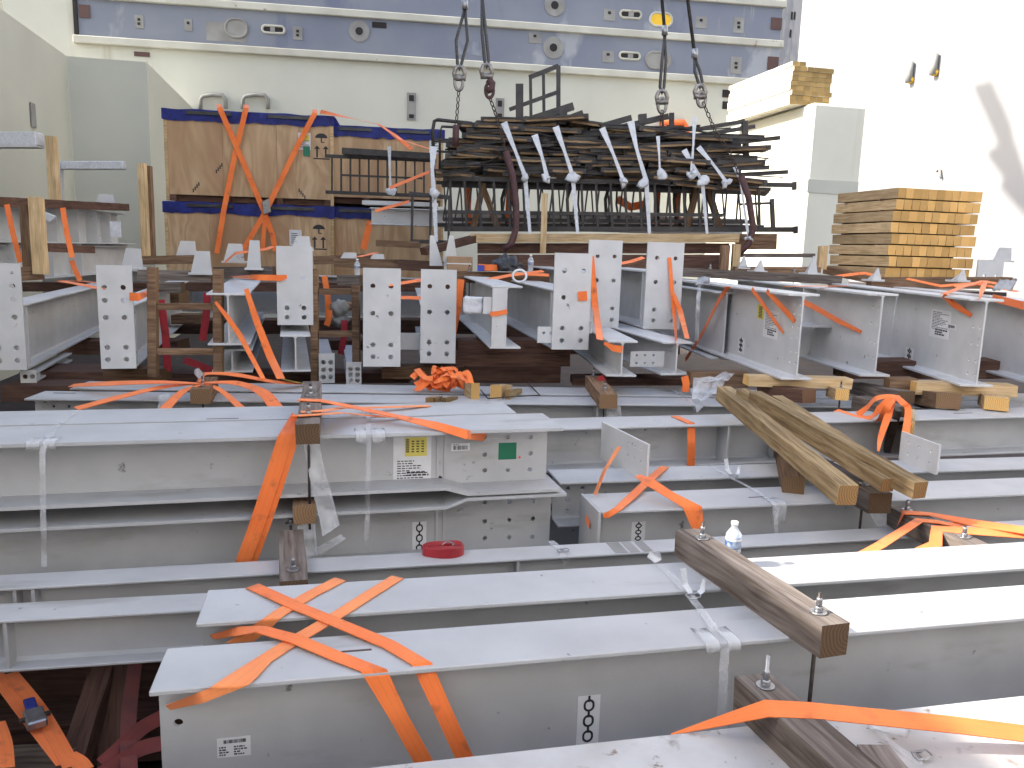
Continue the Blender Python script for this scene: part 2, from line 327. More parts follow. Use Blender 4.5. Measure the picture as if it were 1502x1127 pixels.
def tag(o, label, cat, group=None):
    o['label'] = label; o['category'] = cat; o['kind'] = 'thing'
    if group: o['group'] = group
    return o
def thing(name, label, cat, loc, rz=0, group=None):
    o = bpy.data.objects.new(name, None); C.objects.link(o); o.location = loc; o.rotation_euler = (0, 0, rz); o.empty_display_size = .2
    return tag(o, label, cat, group)
def struct(o): o['kind'] = 'structure'; return o
def world_of(o):
    m = Matrix.LocRotScale(o.location, o.rotation_euler, None) if o.rotation_mode != 'QUATERNION' else Matrix.LocRotScale(o.location, o.rotation_quaternion, None)
    return m
# ------------------------------------------------------------------ timber
def timber(p, q, w_, h_, m, label, name='timber', bolts=(), group=None, cat='timber', roll=0, jag=.0025, rodlen=.07, rodmat='rod'):
    """p, q: centres of the two ends of the TOP face"""
    p, q = V(p), V(q); d = q-p; L = d.length
    b = MB(); ns = max(2, int(L/.12)); rr = []
    r0 = random.Random(int(abs(p.x*1000+p.y*77+q.x*13)) % 99999)
    bow = r0.uniform(-.004, .004)*min(L, 2)
    for i in range(ns+1):
        x = L*i/ns; bz = bow*sin(pi*i/ns)
        ring = []
        for yy, zz in ((-1, -1), (1, -1), (1, 0), (-1, 0)):
            ring.append(b.b.verts.new((x+(r0.uniform(-.004, .004) if i in (0, ns) else 0), yy*w_/2+r0.uniform(-jag, jag)+bz, (zz*h_)+r0.uniform(-jag, jag)*.7)))
        rr.append(ring)
    for A, B in zip(rr, rr[1:]):
        for k in range(4): b.b.faces.new((A[k], A[(k+1) % 4], B[(k+1) % 4], B[k]))
    b.b.faces.new(rr[0][::-1]); b.b.faces.new(rr[-1])
    long_e = [e for e in b.b.edges if len(e.link_faces) == 2 and e.calc_face_angle(0) > .8]
    bmesh.ops.bevel(b.b, geom=long_e, offset=min(.005, w_*.06), segments=2, affect='EDGES')
    bmesh.ops.recalc_face_normals(b.b, faces=b.b.faces)
    o = b.build(name, m)
    o.rotation_mode = 'QUATERNION'
    xa = d.normalized(); ya = V((0, 0, 1)).cross(xa)
    if ya.length < 1e-3: ya = V((0, 1, 0))
    ya.normalize(); za = xa.cross(ya)
    R_ = Matrix((xa, ya, za)).transposed()
    if roll: R_ = R_ @ Matrix.Rotation(roll, 3, 'X')
    o.rotation_quaternion = R_.to_quaternion(); o.location = p
    tag(o, label, cat, group)
    for s in bolts:
        dn = s[1] if isinstance(s, tuple) else h_+.3; s = s[0] if isinstance(s, tuple) else s
        rod = MB().tube([(s, 0, -dn), (s, 0, rodlen)], .006, 10).build('threaded_rod', rodmat, o)
        MB().lathe((s, 0, .002), [(.024, 0), (.024, .003)], 18).build('washer', 'zinc', rod)
        MB().lathe((s, 0, .005), [(.0115, 0), (.0125, .002), (.0125, .014), (.011, .016)], 6).build('nut', 'zinc', rod)
        MB().lathe((s, 0, .021), [(.009, 0), (.009, .022), (.007, .026)], 12).build('sleeve', 'zinc', rod)
    return o
# ------------------------------------------------------------------ straps
def ribbon(specs, wd, th=.003, sub=6, mb=None, smooth=False):
    """specs: (point, normal[, side]) centre-line points; airborne spans may sag via the points given"""
    mb = mb or MB(); P = [V(s[0]) for s in specs]; Nn = [V(s[1]).normalized() for s in specs]
    n = len(P); rows = []
    def side(i):
        t = V((0, 0, 0))
        if i > 0: t += (P[i]-P[i-1]).normalized()
        if i < n-1: t += (P[i+1]-P[i]).normalized()
        t.normalize()
        if len(specs[i]) > 2 and specs[i][2] is not None:
            sd = V(specs[i][2]).normalized(); k = sd.cross(t).length; k = 1/max(k, .45)
            t0 = (P[i]-P[i-1]).normalized() if i else (P[1]-P[0]).normalized()
            k = 1/max(sd.cross(t0).length, .45)
            return sd*k
        s_ = t.cross(Nn[i])
        return s_.normalized() if s_.length > 1e-6 else V((1, 0, 0))
    sd = [side(i) for i in range(n)]
    for i in range(1, n):
        if sd[i].dot(sd[i-1]) < 0: sd[i] = -sd[i]
    for i in range(n-1):
        for k in range(sub+(1 if i == n-2 else 0)):
            f = k/sub
            pt = P[i].lerp(P[i+1], f)
            if smooth and not any(len(q) > 2 and q[2] is not None for q in specs[max(i-1, 0):i+3]):      # free spans bend smoothly
                a_, d_ = P[max(i-1, 0)], P[min(i+2, n-1)]; b_, c_ = P[i], P[i+1]
                pt = .5*((2*b_)+(c_-a_)*f+(2*a_-5*b_+4*c_-d_)*f*f+(3*b_-a_-3*c_+d_)*f**3)
            rows.append((pt, sd[i].lerp(sd[i+1], f), Nn[i].lerp(Nn[i+1], f).normalized()))
    fac = [1.0]*len(rows)
    if isinstance(wd, (list, tuple)):
        m = len(wd)-1; fac = []
        for i in range(len(rows)):
            a = i/(len(rows)-1)*m; j = min(int(a), m-1); fac.append(wd[j]*(1-(a-j))+wd[j+1]*(a-j))
        w0 = 1
    else: w0 = wd
    R_ = []
    for (p, s_, nn), f in zip(rows, fac):
        hw = w0*f/2
        R_.append([mb.b.verts.new(q) for q in (p-s_*hw, p+s_*hw, p+s_*hw+nn*th, p-s_*hw+nn*th)])
    uvl = mb.b.loops.layers.uv.verify(); acc = 0; US = (0, 1, 1, 0)
    for r_i, (A, B) in enumerate(zip(R_, R_[1:])):
        ln = (rows[r_i+1][0]-rows[r_i][0]).length
        for k in range(4):
            f = mb.b.faces.new((A[k], A[(k+1) % 4], B[(k+1) % 4], B[k])); f.smooth = k in (0, 2)
            for lp, (uu, vv) in zip(f.loops, ((US[k], acc), (US[(k+1) % 4], acc), (US[(k+1) % 4], acc+ln), (US[k], acc+ln))): lp[uvl].uv = (uu, vv)
        acc += ln
        for k in range(4):
            e_ = mb.b.edges.get((A[k], B[k]))
            if e_: e_.smooth = False
    mb.b.faces.new(R_[0][::-1]); mb.b.faces.new(R_[-1])
    bmesh.ops.recalc_face_normals(mb.b, faces=mb.b.faces)
    return mb
ZU = V((0, 0, 1))
def strap(specs, wd, label, m='strap', name='lashing_strap', th=.003, group=None, cat='strap', smooth=False):
    return tag(ribbon(specs, wd, th, smooth=smooth).build(name, m), label, cat, group)
# ------------------------------------------------------------------ steel beams
class Beam: pass
def ibeam(label, loc, rz, L, w_, h_, tf=.016, tw=.011, name='steel_beam', m='steel', stiff=(), endp=None, holes=(), hr=.012, group=None, gusset=None, far_plate=False, lplate=0, side=None, cap0=False):
    """local X runs along the beam from the origin (bottom centre of its first end)"""
    r = thing(name, label, 'steel beam', loc, rz, group)
    B = Beam(); B.o = r; B.L, B.w, B.h, B.tf, B.tw = L, w_, h_, tf, tw
    B.M = Matrix.Translation(V(loc)) @ Matrix.Rotation(rz, 4, 'Z'); B.Mi = B.M.inverted()
    B.d = V((cos(rz), sin(rz), 0)); B.n = V((-sin(rz), cos(rz), 0)); B.top = loc[2]+h_
    x0 = endp['t'] if endp else 0
    MB().box((x0, -w_/2, h_-tf), (L, w_/2, h_), .003).build('flange', m, r)
    MB().box((x0, -w_/2, 0), (L, w_/2, tf), .003).build('flange', m, r)
    wb = MB(); hz = h_-2*tf
    if holes:
        xe = max(a for a, c in holes)+3*hr
        wb.plate((x0, tw/2, tf), (1, 0, 0), (0, 0, 1), (0, -1, 0), xe-x0, hz, tw, [(a-x0, c-tf) for a, c in holes], hr)
        wb.box((xe, -tw/2, tf), (L, tw/2, h_-tf))
    else: wb.box((x0, -tw/2, tf), (L, tw/2, h_-tf))
    for sy in (-1, 1):                       # root fillets
        for zz, sz in ((tf, 1), (h_-tf, -1)):
            y0 = sy*tw/2; f = .012
            p = [(x0, y0, zz), (x0, y0+sy*f, zz), (x0, y0, zz+sz*f)]
            wb.poly(p, (L-x0, 0, 0))
    bmesh.ops.recalc_face_normals(wb.b, faces=wb.b.faces)
    wb.build('web', m, r)
    for sx in stiff:
        sx, sds = sx if isinstance(sx, tuple) else (sx, (-1, 1))
        for sy in sds:
            a, c = tw/2+.0, w_/2-.006; k = .022
            pts = [(sx, sy*a, tf+k), (sx, sy*(a+k), tf), (sx, sy*c, tf), (sx, sy*c, h_-tf), (sx, sy*(a+k), h_-tf), (sx, sy*a, h_-tf-k)]
            b = MB().poly(pts, (.012, 0, 0)); bmesh.ops.recalc_face_normals(b.b, faces=b.b.faces); b.build('stiffener', m, r)
    if cap0:
        MB().box((-.014, -w_/2-.002, -.002), (0, w_/2+.002, h_+.002), .002).build('end_plate', m, r)
    if endp:
        e = endp
        b = MB().plate((0, e['w']/2, e.get('z', 0)), (0, -1, 0), (0, 0, 1), (1, 0, 0), e['w'], e['h'], e['t'], e['holes'], e.get('r', .02), 18)
        bmesh.ops.recalc_face_normals(b.b, faces=b.b.faces); b.build('end_plate', 'steel_pale', r)
        g = e.get('gusset')
        if g:
            zt = e.get('z', 0)+e['h']
            for gy in ((0,) if g == 1 else (-e['w']*.42, e['w']*.42)):
                b = MB().poly([(e['t'], gy-.007, h_), (e['t']+.30, gy-.007, h_), (e['t']+.30, gy-.007, h_+.03), (e['t'], gy-.007, zt-.03)], (0, .014, 0)); bmesh.ops.recalc_face_normals(b.b, faces=b.b.faces); b.build('gusset_plate', m, r)
    return B
def bt(B, x, y, lift=.0035): return hit(x, y, (0, 0, B.top), (0, 0, 1), lift)          # a pixel on a beam's top flange
def bf(B, x, y, off=.004, sgn=-1):                                                     # ... on the vertical plane of its front edge
    p = B.M @ V((0, sgn*B.w/2, 0)); return hit(x, y, p, B.n*sgn, off)
def bw(B, x, y, sgn=-1, off=0): 
    p = B.M @ V((0, sgn*B.tw/2, 0)); return B.Mi @ hit(x, y, p, B.n*sgn, off)         # local point on the web
def longbeam(label, f1, f2, z, w_, h_, exl=0, exr=0, ang=None, **k):
    a, c = Z(*f1, z), Z(*f2, z); d = (c-a); rz = atan2(d.y, d.x); L = d.length; d.normalize(); n = V((-d.y, d.x, 0))
    o = a-d*exl+n*(w_/2); o.z -= h_
    return ibeam(label, o, rz, L+exl+exr, w_, h_, **k)
def sticker(B, x0, y0, x1, y1, m='white', name='label_sticker', sgn=-1, off=.0012):
    """paper on the beam's web between two pixels; returns (object, local frame)"""
    a, c = bw(B, x0, y0, sgn), bw(B, x1, y1, sgn); u0, u1 = min(a.x, c.x), max(a.x, c.x); z0, z1 = min(a.z, c.z), max(a.z, c.z)
    yy = sgn*(B.tw/2)
    o = MB().box((u0, min(yy, yy+sgn*off), z0), (u1, max(yy, yy+sgn*off), z1)).build(name, m, B.o)
    return o, (u0, u1, z0, z1, yy+sgn*off, sgn)
def marks(o, fr, rects, m='ink', name='print', th=.0008):
    u0, u1, z0, z1, yy, sg = fr; W, H = u1-u0, z1-z0; b = MB()
    for (a, c, e, f) in rects:
        if sg > 0: a, e = 1-e, 1-a
        b.box((u0+W*a, min(yy, yy+sg*th), z0+H*c), (u0+W*e, max(yy, yy+sg*th), z0+H*f))
    return b.build(name, m, o)
def textlines(n, top=.92, bot=.08, l=.08, r=.9, fill=.5, seed=1):
    R_ = random.Random(seed); out = []; st = (top-bot)/n
    for i in range(n):
        z = top-(i+1)*st; x = l; end = l+(r-l)*R_.uniform(.4, 1)
        while x < end:
            ww = R_.uniform(.03, .12); out.append((x, z, min(x+ww, r), z+st*fill)); x += ww+.025
    return out
def barcode(x0, z0, x1, z1, n=16, seed=2):
    R_ = random.Random(seed); out = []; x = x0; st = (x1-x0)/n
    for i in range(n): out.append((x, z0, x+st*R_.uniform(.2, .75), z1)); x += st
    return out
def chain_sticker(B, x0, y0, x1, y1, sgn=-1, links=3):
    o, fr = sticker(B, x0, y0, x1, y1, 'white', 'chain_sticker', sgn)
    u0, u1, z0, z1, yy, sg = fr; W, H = u1-u0, z1-z0; b = MB(); cx = (u0+u1)/2
    lh = H/(links+.35); lw = W*.5; t = W*.10
    def ring(cz, hw, hh):
        pts = []
        for k in range(24):
            a = 2*pi*k/24; rr = hw; zz = (hh-hw)*(1 if sin(a) > 0 else -1)
            pts.append((cos(a)*rr, sin(a)*rr+zz))
        n = len(pts); th = sg*.0008
        for i in range(n):
            j = (i+1) % n; q = []
            for (px_, pz_) in (pts[i], pts[j]):
                l_ = 1-t/max(hw, 1e-6)
                q.append(((px_, pz_), (px_*l_, pz_-(t if pz_ > 0 else -t)*abs(pz_)/hh)))
            b.b.faces.new([b.b.verts.new((cx+c[0], yy+th, cz+c[1])) for c in ((q[0][0], q[1][0], q[1][1], q[0][1]) if sg < 0 else (q[0][0], q[0][1], q[1][1], q[1][0]))])
    for k in range(links):
        cz = z1-lh*(k+.62); ring(cz, lw/2, lh*.40)
        b.box((cx-t*.5, yy, cz+lh*.22), (cx+t*.5, yy+sg*.0008, cz+lh*.62)) if sg > 0 else b.box((cx-t*.5, yy-.0008, cz+lh*.22), (cx+t*.5, yy, cz+lh*.62))
    b.build('print', 'ink', o); return o
# ================================================================== SETTING
A13 = radians(12.9); D13 = V((cos(A13), sin(A13), 0)); N13 = V((-sin(A13), cos(A13), 0))
struct(MB().box((-150, -60, -.3), (150, 300, 0)).build('steel_deck', 'deck'))
struct(MB().obox((-60, 12.5, .004), D13*120, N13*60, (0, 0, 1.30)).build('hatch_cover', 'deck'))
# ---- back wall of the ship
AW = radians(8.5); DW = V((cos(AW), sin(AW), 0)); NW = V((sin(AW), -cos(AW), 0)); PW = Y(650, 200, 24)
def W(x, y, off=0): return hit(x, y, PW, NW, off)
wall = thing('ship_wall', 'tall cream ship wall with worn blue grey bands at the back', 'wall', V((PW.x, PW.y, 0)), 0)
WO = wall.location
wl = W(-500, 300); wr = W(1139, 130)
def wbox(x0, y0, x1, y1, o0, o1, name, m, parent=wall, bev=0):
    """axis-parallel slab on the wall: pixel corners give place and height"""
    a, c = W(x0, y0), W(x1, y1); z0, z1 = min(a.z, c.z), max(a.z, c.z)
    p = V((a.x, a.y, z0))+NW*o0-WO; q = V((c.x, c.y, z0))-V((a.x, a.y, z0))
    return MB().obox(p, q, (0, 0, z1-z0), NW*(o1-o0), bev).build(name, m, parent)
b = MB(); p = V((wl.x, wl.y, 0))-WO-NW*.6; b.obox(p, V((wr.x-wl.x, wr.y-wl.y, 0)), (0, 0, 11.2), NW*.6); b.build('cream_plating', 'cream', wall)
zA, zB, zC = W(650, 93).z, W(650, 31).z, W(1147, 8).z
def band(z0, z1, name='blue_panel'):
    a = W(116, 30); c = W(1143, 60)
    p = V((a.x, a.y, z0))-WO; MB().obox(p, V((c.x-a.x, c.y-a.y, 0)), (0, 0, z1-z0), NW*.06).build(name, 'blue', wall)
band(zA+.12, zB-.10); band(zB+.10, zC-.10); band(zC+.10, 11.2)
for z in (zA, zB, zC):
    a = W(108, 30); c = W(1147, 60); p = V((a.x, a.y, z-.10))-WO
    MB().obox(p, V((c.x-a.x, c.y-a.y, 0)), (0, 0, .2), NW*.16, .02).build('trim_ledge', 'trim', wall)
wbox(108, 0, 117, 56, .0, .10, 'dark_gap', 'dark')
wbox(117, 8, 134, 28, .06, .09, 'opening', 'primer')
def oblong(x0, y0, x1, y1, m='pocket', rim='trim', name='porthole', vert=False, inner=True):
    """raised plate with an oblong hole and a dark pocket"""
    a, c = W(x0, y0), W(x1, y1); cen = (a+c)/2; wd = (V((c.x-a.x, c.y-a.y, 0))).length; ht = abs(a.z-c.z)
    r = min(wd, ht)/2; pts = []
    for k in range(24):
        an = 2*pi*k/24; pts.append((cos(an)*r+(wd/2-r)*(1 if cos(an) > 0 else -1), sin(an)*r+(ht/2-r)*(1 if sin(an) > 0 else -1)))
    P = [cen+DW*u+V((0, 0, v))+NW*.062-WO for u, v in pts]
    o = MB().poly(P, NW*.014).build(name, m, wall)
    MB().tube([q+NW*.01 for q in P], .035, 6, closed=True).build('rim', rim, o)
    return o
def disc(x, y, rp, m='trim', name='round_plate', off=.062, th=.02, parent=None):
    a = W(x, y); r = (W(x+rp, y)-a).length
    return MB().lathe(a+NW*off-WO, [(r, 0), (r, th)], 24, NW).build(name, m, parent or wall)
for x, y in ((527, 47), (813, 9), (811, 71)):
    o = disc(x, y, 15, 'pocket'); disc(x, y, 5.5, 'dark', 'hole', .083, .012, o)
for r in ((909, 16, 939, 29), (908, 77, 937, 89), (385, 38, 418, 51)):
    o = oblong(*r, m='dark'); wbox(r[0]+12, r[1]+3, r[0]+19, r[3]-2, .078, .1, 'bracket', 'pocket', o)
oblong(953, 19, 984, 41, 'yell', 'trim', 'yellow_plate')
o = oblong(331, 28, 364, 57, 'pocket', 'pocket', 'oblong_plate'); oblong(947, 76, 981, 103, 'pocket', 'pocket', 'oblong_plate')
for x, y, ww, hh in ((205, 33, 7, 10), (277, 38, 6, 9), (437, 50, 7, 10), (893, 23, 8, 9), (891, 84, 8, 9), (1027, 34, 8, 9), (1082, 38, 7, 12), (1078, 97, 7, 13), (784, 57, 9, 8)):
    o = wbox(x-ww, y-hh, x+ww, y+hh, .06, .075, 'cover_plate', 'pocket'); wbox(x-2, y-5, x+2, y-1, .075, .087, 'slot', 'dark', o)
    if hh > 9: wbox(x-2, y+1, x+2, y+5, .075, .087, 'slot', 'dark', o)
wbox(303, 32, 362, 64, .06, .066, 'repaired_patch', 'pocket'); wbox(546, 33, 567, 43, .06, .075, 'vent', 'dark'); wbox(630, 58, 724, 84, .06, .064, 'repaired_patch', 'blue')
for x0, y0, x1, y1 in ((1138, 27, 1152, 45), (1133, 84, 1147, 104)): wbox(x0-8, y0, x1-8, y1, .06, .1, 'opening', 'primer')
for x0, y0, x1, y1, n in ((597, 136, 610, 177, 2), (727, 144, 739, 176, 2)):
    o = wbox(x0, y0, x1, y1, .0, .03, 'recessed_ladder_step', 'pocket'); wbox(x0+3, y0+4, x1-3, y0+13, .03, .045, 'slot', 'dark', o); wbox(x0+3, y1-9, x1-3, y1-3, .03, .045, 'slot', 'dark', o)
for y0 in (132, 149): o = wbox(1060, y0, 1078, y0+12, 0, .03, 'louvre', 'dark')
wbox(197, 76, 220, 84, 0, .03, 'scupper', 'primer')
# orange framed opening behind the bundle
a = W(985, 190)-WO; o = oblong(972, 178, 1006, 214, 'dark', 'orange', 'framed_opening')
MB().tube([W(x, y, .1)-WO for x, y in ((972, 180), (1003, 180), (1008, 190), (1008, 214), (972, 214))], .1, 8, closed=True).build('orange_frame', 'orange', o)
# return wing at the wall's right end
p = W(1141, 60); b = MB(); dr = V((.55, .84, 0)); b.obox(V((p.x, p.y, 1.5))-WO, dr*2.35, (0, 0, 9.8), V((-.84, .55, 0))*.3); b.build('wall_return', 'blue', wall)
for x, y in ((1161, 29), (1165, 29), (1159, 55)):
    q = hit(x, y, p, V((.84, -.55, 0)), .01); MB().obox(q-WO-dr*.06, dr*.12, (0, 0, .22), V((.84, -.55, 0))*.02).build('slot', 'dark', wall)
# ---- stepped side structure on the left
c0 = Y(105, 200, 17); zt = Y(213, 86, 17).z
side = thing('side_bulkhead', 'cream stepped side bulkhead rising at the left behind the crates', 'wall', V((c0.x, c0.y, 0)))
MB().obox((0, 0, 0), D13*1.5, N13*9, (0, 0, zt)).build('box_column', 'cream', side)
MB().obox((0, -.003, 0), D13*-5, N13*-32, (0, 0, zt-.002)).build('side_plating', 'cream', side)
q = hit(46, 186, c0, D13, .012)-side.location; MB().obox(q, N13*.22, (0, 0, .42), D13*.02).build('slot', 'pocket', side)
# ---- sunlit block at the right
c1 = Y(1181, 300, 20); zp = Y(1190, 150, 20).z
blk = thing('deck_house', 'sunlit cream deck house block behind the right timber stack', 'deck house', V((c1.x, c1.y, 0)))
MB().obox((0, 0, 0), D13*1.45, N13*22, (0, 0, zp), .06).build('block_wall', 'creamw', blk)
q = hit(1190, 283, c1, -N13, 0); zz = q.z; MB().obox(V((-.01, 0, zz))-N13*.02+D13*.02, D13*1.40, (0, 0, .32), N13*.02).build('painted_band', 'cream', blk)
# ---- sunlit white wall filling the right of the view
pr = D13*25-N13*16.0; wr_ = thing('white_wall', 'tall sunlit white painted ship side wall filling the right side', 'wall', V((pr.x, pr.y, 0)))
MB().obox((0, 0, 0), N13*100, (0, 0, 46), D13*.6).build('wall_plating', 'wallw', wr_)
dW2 = N13; nW2 = -D13; p2 = V((pr.x, pr.y, 0))
def W2(x, y, off=0): return hit(x, y, p2, nW2, off)
for x, y in ((1338, 118), (1374, 107)):
    a = W2(x, y)-wr_.location
    o = MB().lathe(a+nW2*.03, [(.15, 0), (.15, .12), (.10, .2)], 14, nW2).build('lamp_bracket', 'yell', wr_)
    MB().tube([a+nW2*.18+V((0, 0, -.1)), a+nW2*.2+V((0, 0, .75))], .15, 10).build('lamp_body', 'pocket', o)
MB().tube([W2(1374, 252, .1)-wr_.location, W2(1378, 248, .1)-wr_.location, W2(1380, 262, .1)-wr_.location], .05, 6).build('hand_rail', 'pocket', wr_)
# ---- unseen pale hatch cover and bulkhead added behind the viewer to bounce sunlight
struct(MB().obox((-16, -22, 1.0), V((34, 0, 0)), V((0, 20.5, 0)), (0, 0, .35), .05).build('hatch_cover', 'hull'))
fb = thing('bounce_bulkhead', 'tall cream ship bulkhead standing behind the viewer', 'wall', (4, -11, 0))
MB().obox(V((-.86, -.5, 0))*16, V((.86, .5, 0))*30, (0, 0, 16), V((.5, -.86, 0))*.5).build('wall_plating', 'hull', fb)
# tall block added on the side bulkhead to keep the hold's middle in shade
ds = thing('side_shade_block', 'tall cream deck house set back on top of the side bulkhead at the far left', 'deck house', V((c0.x, c0.y, zt)))
MB().obox(-D13*1.1, -D13*4, N13*-14.9, (0, 0, 10.5)).build('block_wall', 'cream', ds)
jib = [(1425, 125), (1455, 117), (1484, 182), (1487, 200), (1530, 330), (1545, 400), (1515, 330), (1466, 276), (1472, 262), (1464, 252), (1452, 236), (1446, 224), (1464, 212)]
P = [W2(x, y)-SUND*44-ds.location for x, y in jib]
MB().poly(P, SUND*-1.0).build('crane_jib', 'hull', ds)
# ================================================================== LONG BEAMS (left to right)
G_ = 'long grey steel beams lying left to right'
B1 = longbeam('long grey beam in the foreground with a printed tag and chain sticker', (218, 1015), (1502, 906), -1.1, .222, .40, exr=2.5, tf=.015, holes=[(.045, .345), (.045, .245), (.125, .355)], group=G_)
B2 = longbeam('grey beam just behind the foreground beam, crossed by orange straps', (287, 915), (1502, 833), -1.1, .237, .40, exr=2.5, tf=.015, holes=[(.05, .345)], group=G_)
B0 = longbeam('dirty stained grey beam at the bottom right corner', (590, 1160), (1502, 1062), -1.2, .30, .40, exl=.8, exr=2.0, m='steel_dirty', group=G_)
# move B0 so that its rear edge follows the photo
p0, p1 = Z(800, 1097, -1.2), Z(1502, 1020, -1.2); d0 = (p1-p0).normalized(); n0 = V((-d0.y, d0.x, 0)); o0 = p0-d0*1.2-n0*.15; o0.z -= .40
B0.o.location = o0; B0.o.rotation_euler = (0, 0, atan2(d0.y, d0.x)); B0.M = Matrix.Translation(o0) @ Matrix.Rotation(atan2(d0.y, d0.x), 4, 'Z'); B0.Mi = B0.M.inverted(); B0.d = d0; B0.n = n0
B3 = longbeam('narrow grey beam carrying the red strap roll', (3, 864), (1347, 787), -1.25, .135, .19, exl=1.2, exr=3, tf=.011, tw=.008, stiff=(1.23, 1.29, 3.1), group=G_)
B4 = longbeam('narrow grey beam at the left, its cut end stiffener in view above the dark gap', (2, 911), (286, 895), -1.25, .14, .185, exl=.10, exr=2.4, tf=.011, tw=.008, stiff=(.10,), group=G_)
B4b = None
HC = [( -.0, 0)]
D1 = longbeam('grey beam carrying an upright gusset plate, right of the spliced beam ends', (826, 708), (1502, 687), -1.15, .24, .24, exl=.02, exr=2.5, holes=[(.08+.0, .17), (.08, .11), (.08, .05), (.16, .17), (.16, .11), (.16, .05), (.24, .14)], tf=.013, group=G_)
D2 = longbeam('grey beam with a capped left end and chain sticker behind the bottle', (882, 751), (1502, 724.5), -1.15, .27, .25, exr=2.5, tf=.013, cap0=True, group=G_)
D0 = longbeam('grey beam with one vertical orange strap, behind the gusset plate', (828, 629), (1502, 611), -1.0, .29, .26, exl=1.0, exr=2.5, stiff=(2.05, 2.42), tf=.013, group=G_)
E1 = longbeam('rearmost grey long beam under the standing beam ends', (102, 570), (915, 580), -1.07, .33, .28, exr=4, tf=.013, holes=[(.06, .2), (.14, .2)], group=G_)
E2 = longbeam('grey long beam second from the back, bolt holes at its left end', (35, 585), (1059, 595), -1.07, .30, .28, exr=4, tf=.013, holes=[(.12, .2), (.22, .2)], stiff=(3.9,), group=G_)
# beams with deeper (haunched) bolted ends, stacked in two layers
def haunch(label, f1, f2, z, w_, h_, dep, xl, xr, hole_rows, top=False, upside=1, h2=.0, dh=(.04, .12)):
    """front top edge from f1 to f2 px; from local xl the flange(s) move outward by dep over dh, ends at xr"""
    a, c = Z(*f1, z), Z(*f2, z); d = (c-a); rz = atan2(d.y, d.x); d.normalize(); n = V((-d.y, d.x, 0))
    o = a+n*(w_/2)-d*1.6; o.z -= h_
    return o, rz, d, n
def haunched(label, org, rz, Lp, xk, w_, h_, dtop, dbot, holes, pre=1.6, tf=.014, tw=.01, k=.16, m='steel', group=G_):
    """origin: bottom centre at local x=0; plain until xk, then deeper by dtop / dbot over length k until Lp"""
    r = thing('steel_beam', label, 'steel beam', org, rz, group); B = Beam(); B.o = r; B.w, B.h, B.tw, B.tf = w_, h_, tw, tf
    B.M = Matrix.Translation(V(org)) @ Matrix.Rotation(rz, 4, 'Z'); B.Mi = B.M.inverted(); B.d = V((cos(rz), sin(rz), 0)); B.n = V((-sin(rz), cos(rz), 0)); B.top = org[2]+h_
    for zt_, dz in ((h_, dtop), (tf, -dbot)):
        b = MB()
        segs = [(0, xk, 0, 0), (xk, xk+k, 0, dz), (xk+k, Lp, dz, dz)]
        for i, (xa, xb, da, db) in enumerate(segs):
            e = .0012*i
            p = [(xa, -w_/2-e, zt_+da-tf), (xb, -w_/2-e, zt_+db-tf), (xb, w_/2+e, zt_+db-tf), (xa, w_/2+e, zt_+da-tf)]
            b.hexa([V(q) for q in p]+[V(q)+V((0, 0, tf)) for q in p])
        b.build('flange', m, r)
    wb = MB(); wb.box((0, -tw/2, tf), (xk, tw/2, h_-tf))
    p = [(xk, -tw/2, tf), (xk+k, -tw/2, tf-dbot), (xk+k, tw/2, tf-dbot), (xk, tw/2, tf), (xk, -tw/2, h_-tf), (xk+k, -tw/2, h_-tf+dtop), (xk+k, tw/2, h_-tf+dtop), (xk, tw/2, h_-tf)]
    wb.hexa([V(q) for q in p])
    H2 = h_-2*tf+dtop+dbot; W2_ = Lp-.025-(xk+k)
    wb.plate((xk+k, tw/2, tf-dbot), (1, 0, 0), (0, 0, 1), (0, -1, 0), W2_, H2, tw, [(u*W2_, v*H2) for u, v in holes], .011)
    bmesh.ops.recalc_face_normals(wb.b, faces=wb.b.faces); wb.build('web', m, r)
    for dx in (0, .035):                     # weld seams where the deeper end is joined
        MB().box((xk-.02+dx, -tw/2-.006, tf+.0), (xk-.008+dx, -tw/2, h_-tf)).build('weld_seam', m, r)
    return B
hz = [(u, v) for u in (.12, .40, .66, .93) for v in (.17, .50, .84)]
def horg(f1, f2, z, w_, h_, ext):
    a, c = Z(*f1, z), Z(*f2, z); d = (c-a); rz = atan2(d.y, d.x); L = d.length; d.normalize(); n = V((-d.y, d.x, 0)); o = a+n*(w_/2)-d*ext; o.z -= h_
    return o, rz, L+ext, d, n
o, rz, L, d, n = horg((2, 652), (826, 629), -.80, .33, .27, 1.5)
Mi_ = (Matrix.Translation(o) @ Matrix.Rotation(rz, 4, 'Z')).inverted(); fp = o-n*.005
def cx_(x, y): q = Mi_ @ hit(x, y, fp, -n); return q
kx = cx_(646, 690).x
hz = [((cx_(x, y).x-kx-.10)/(L-.025-kx-.10), (cx_(x, y).z+.016)/.276) for col in (((711, 641), (711, 667), (711, 690)), ((745, 641), (745, 666), (745, 689.5)), ((778, 641), (778, 665), (777, 689)), ((810, 640), (810, 664), (808, 688))) for x, y in col]
C1 = haunched('upper grey beam with a bolted end, white paper label and green square', o, rz, L, kx, .33, .27, .004, .03, hz, k=.10)
C2 = haunched('upper grey beam with a bolted end, directly behind the one with the green square', o+n*.345, rz, L-.13, kx-.10, .31, .27, .004, .03, hz, k=.10)
o3 = o.copy(); o3.z = CZ-1.145-.27+.0
C3 = haunched('lower grey beam with a bolted end, chain sticker behind the red strap roll', o3, rz, L+.03, kx, .33, .27, .035, .03, hz, k=.10)
C4 = haunched('lower grey beam hidden behind the lower bolted beam', o3+n*.345, rz, L-.1, kx-.1, .31, .27, .035, .03, hz, k=.10)
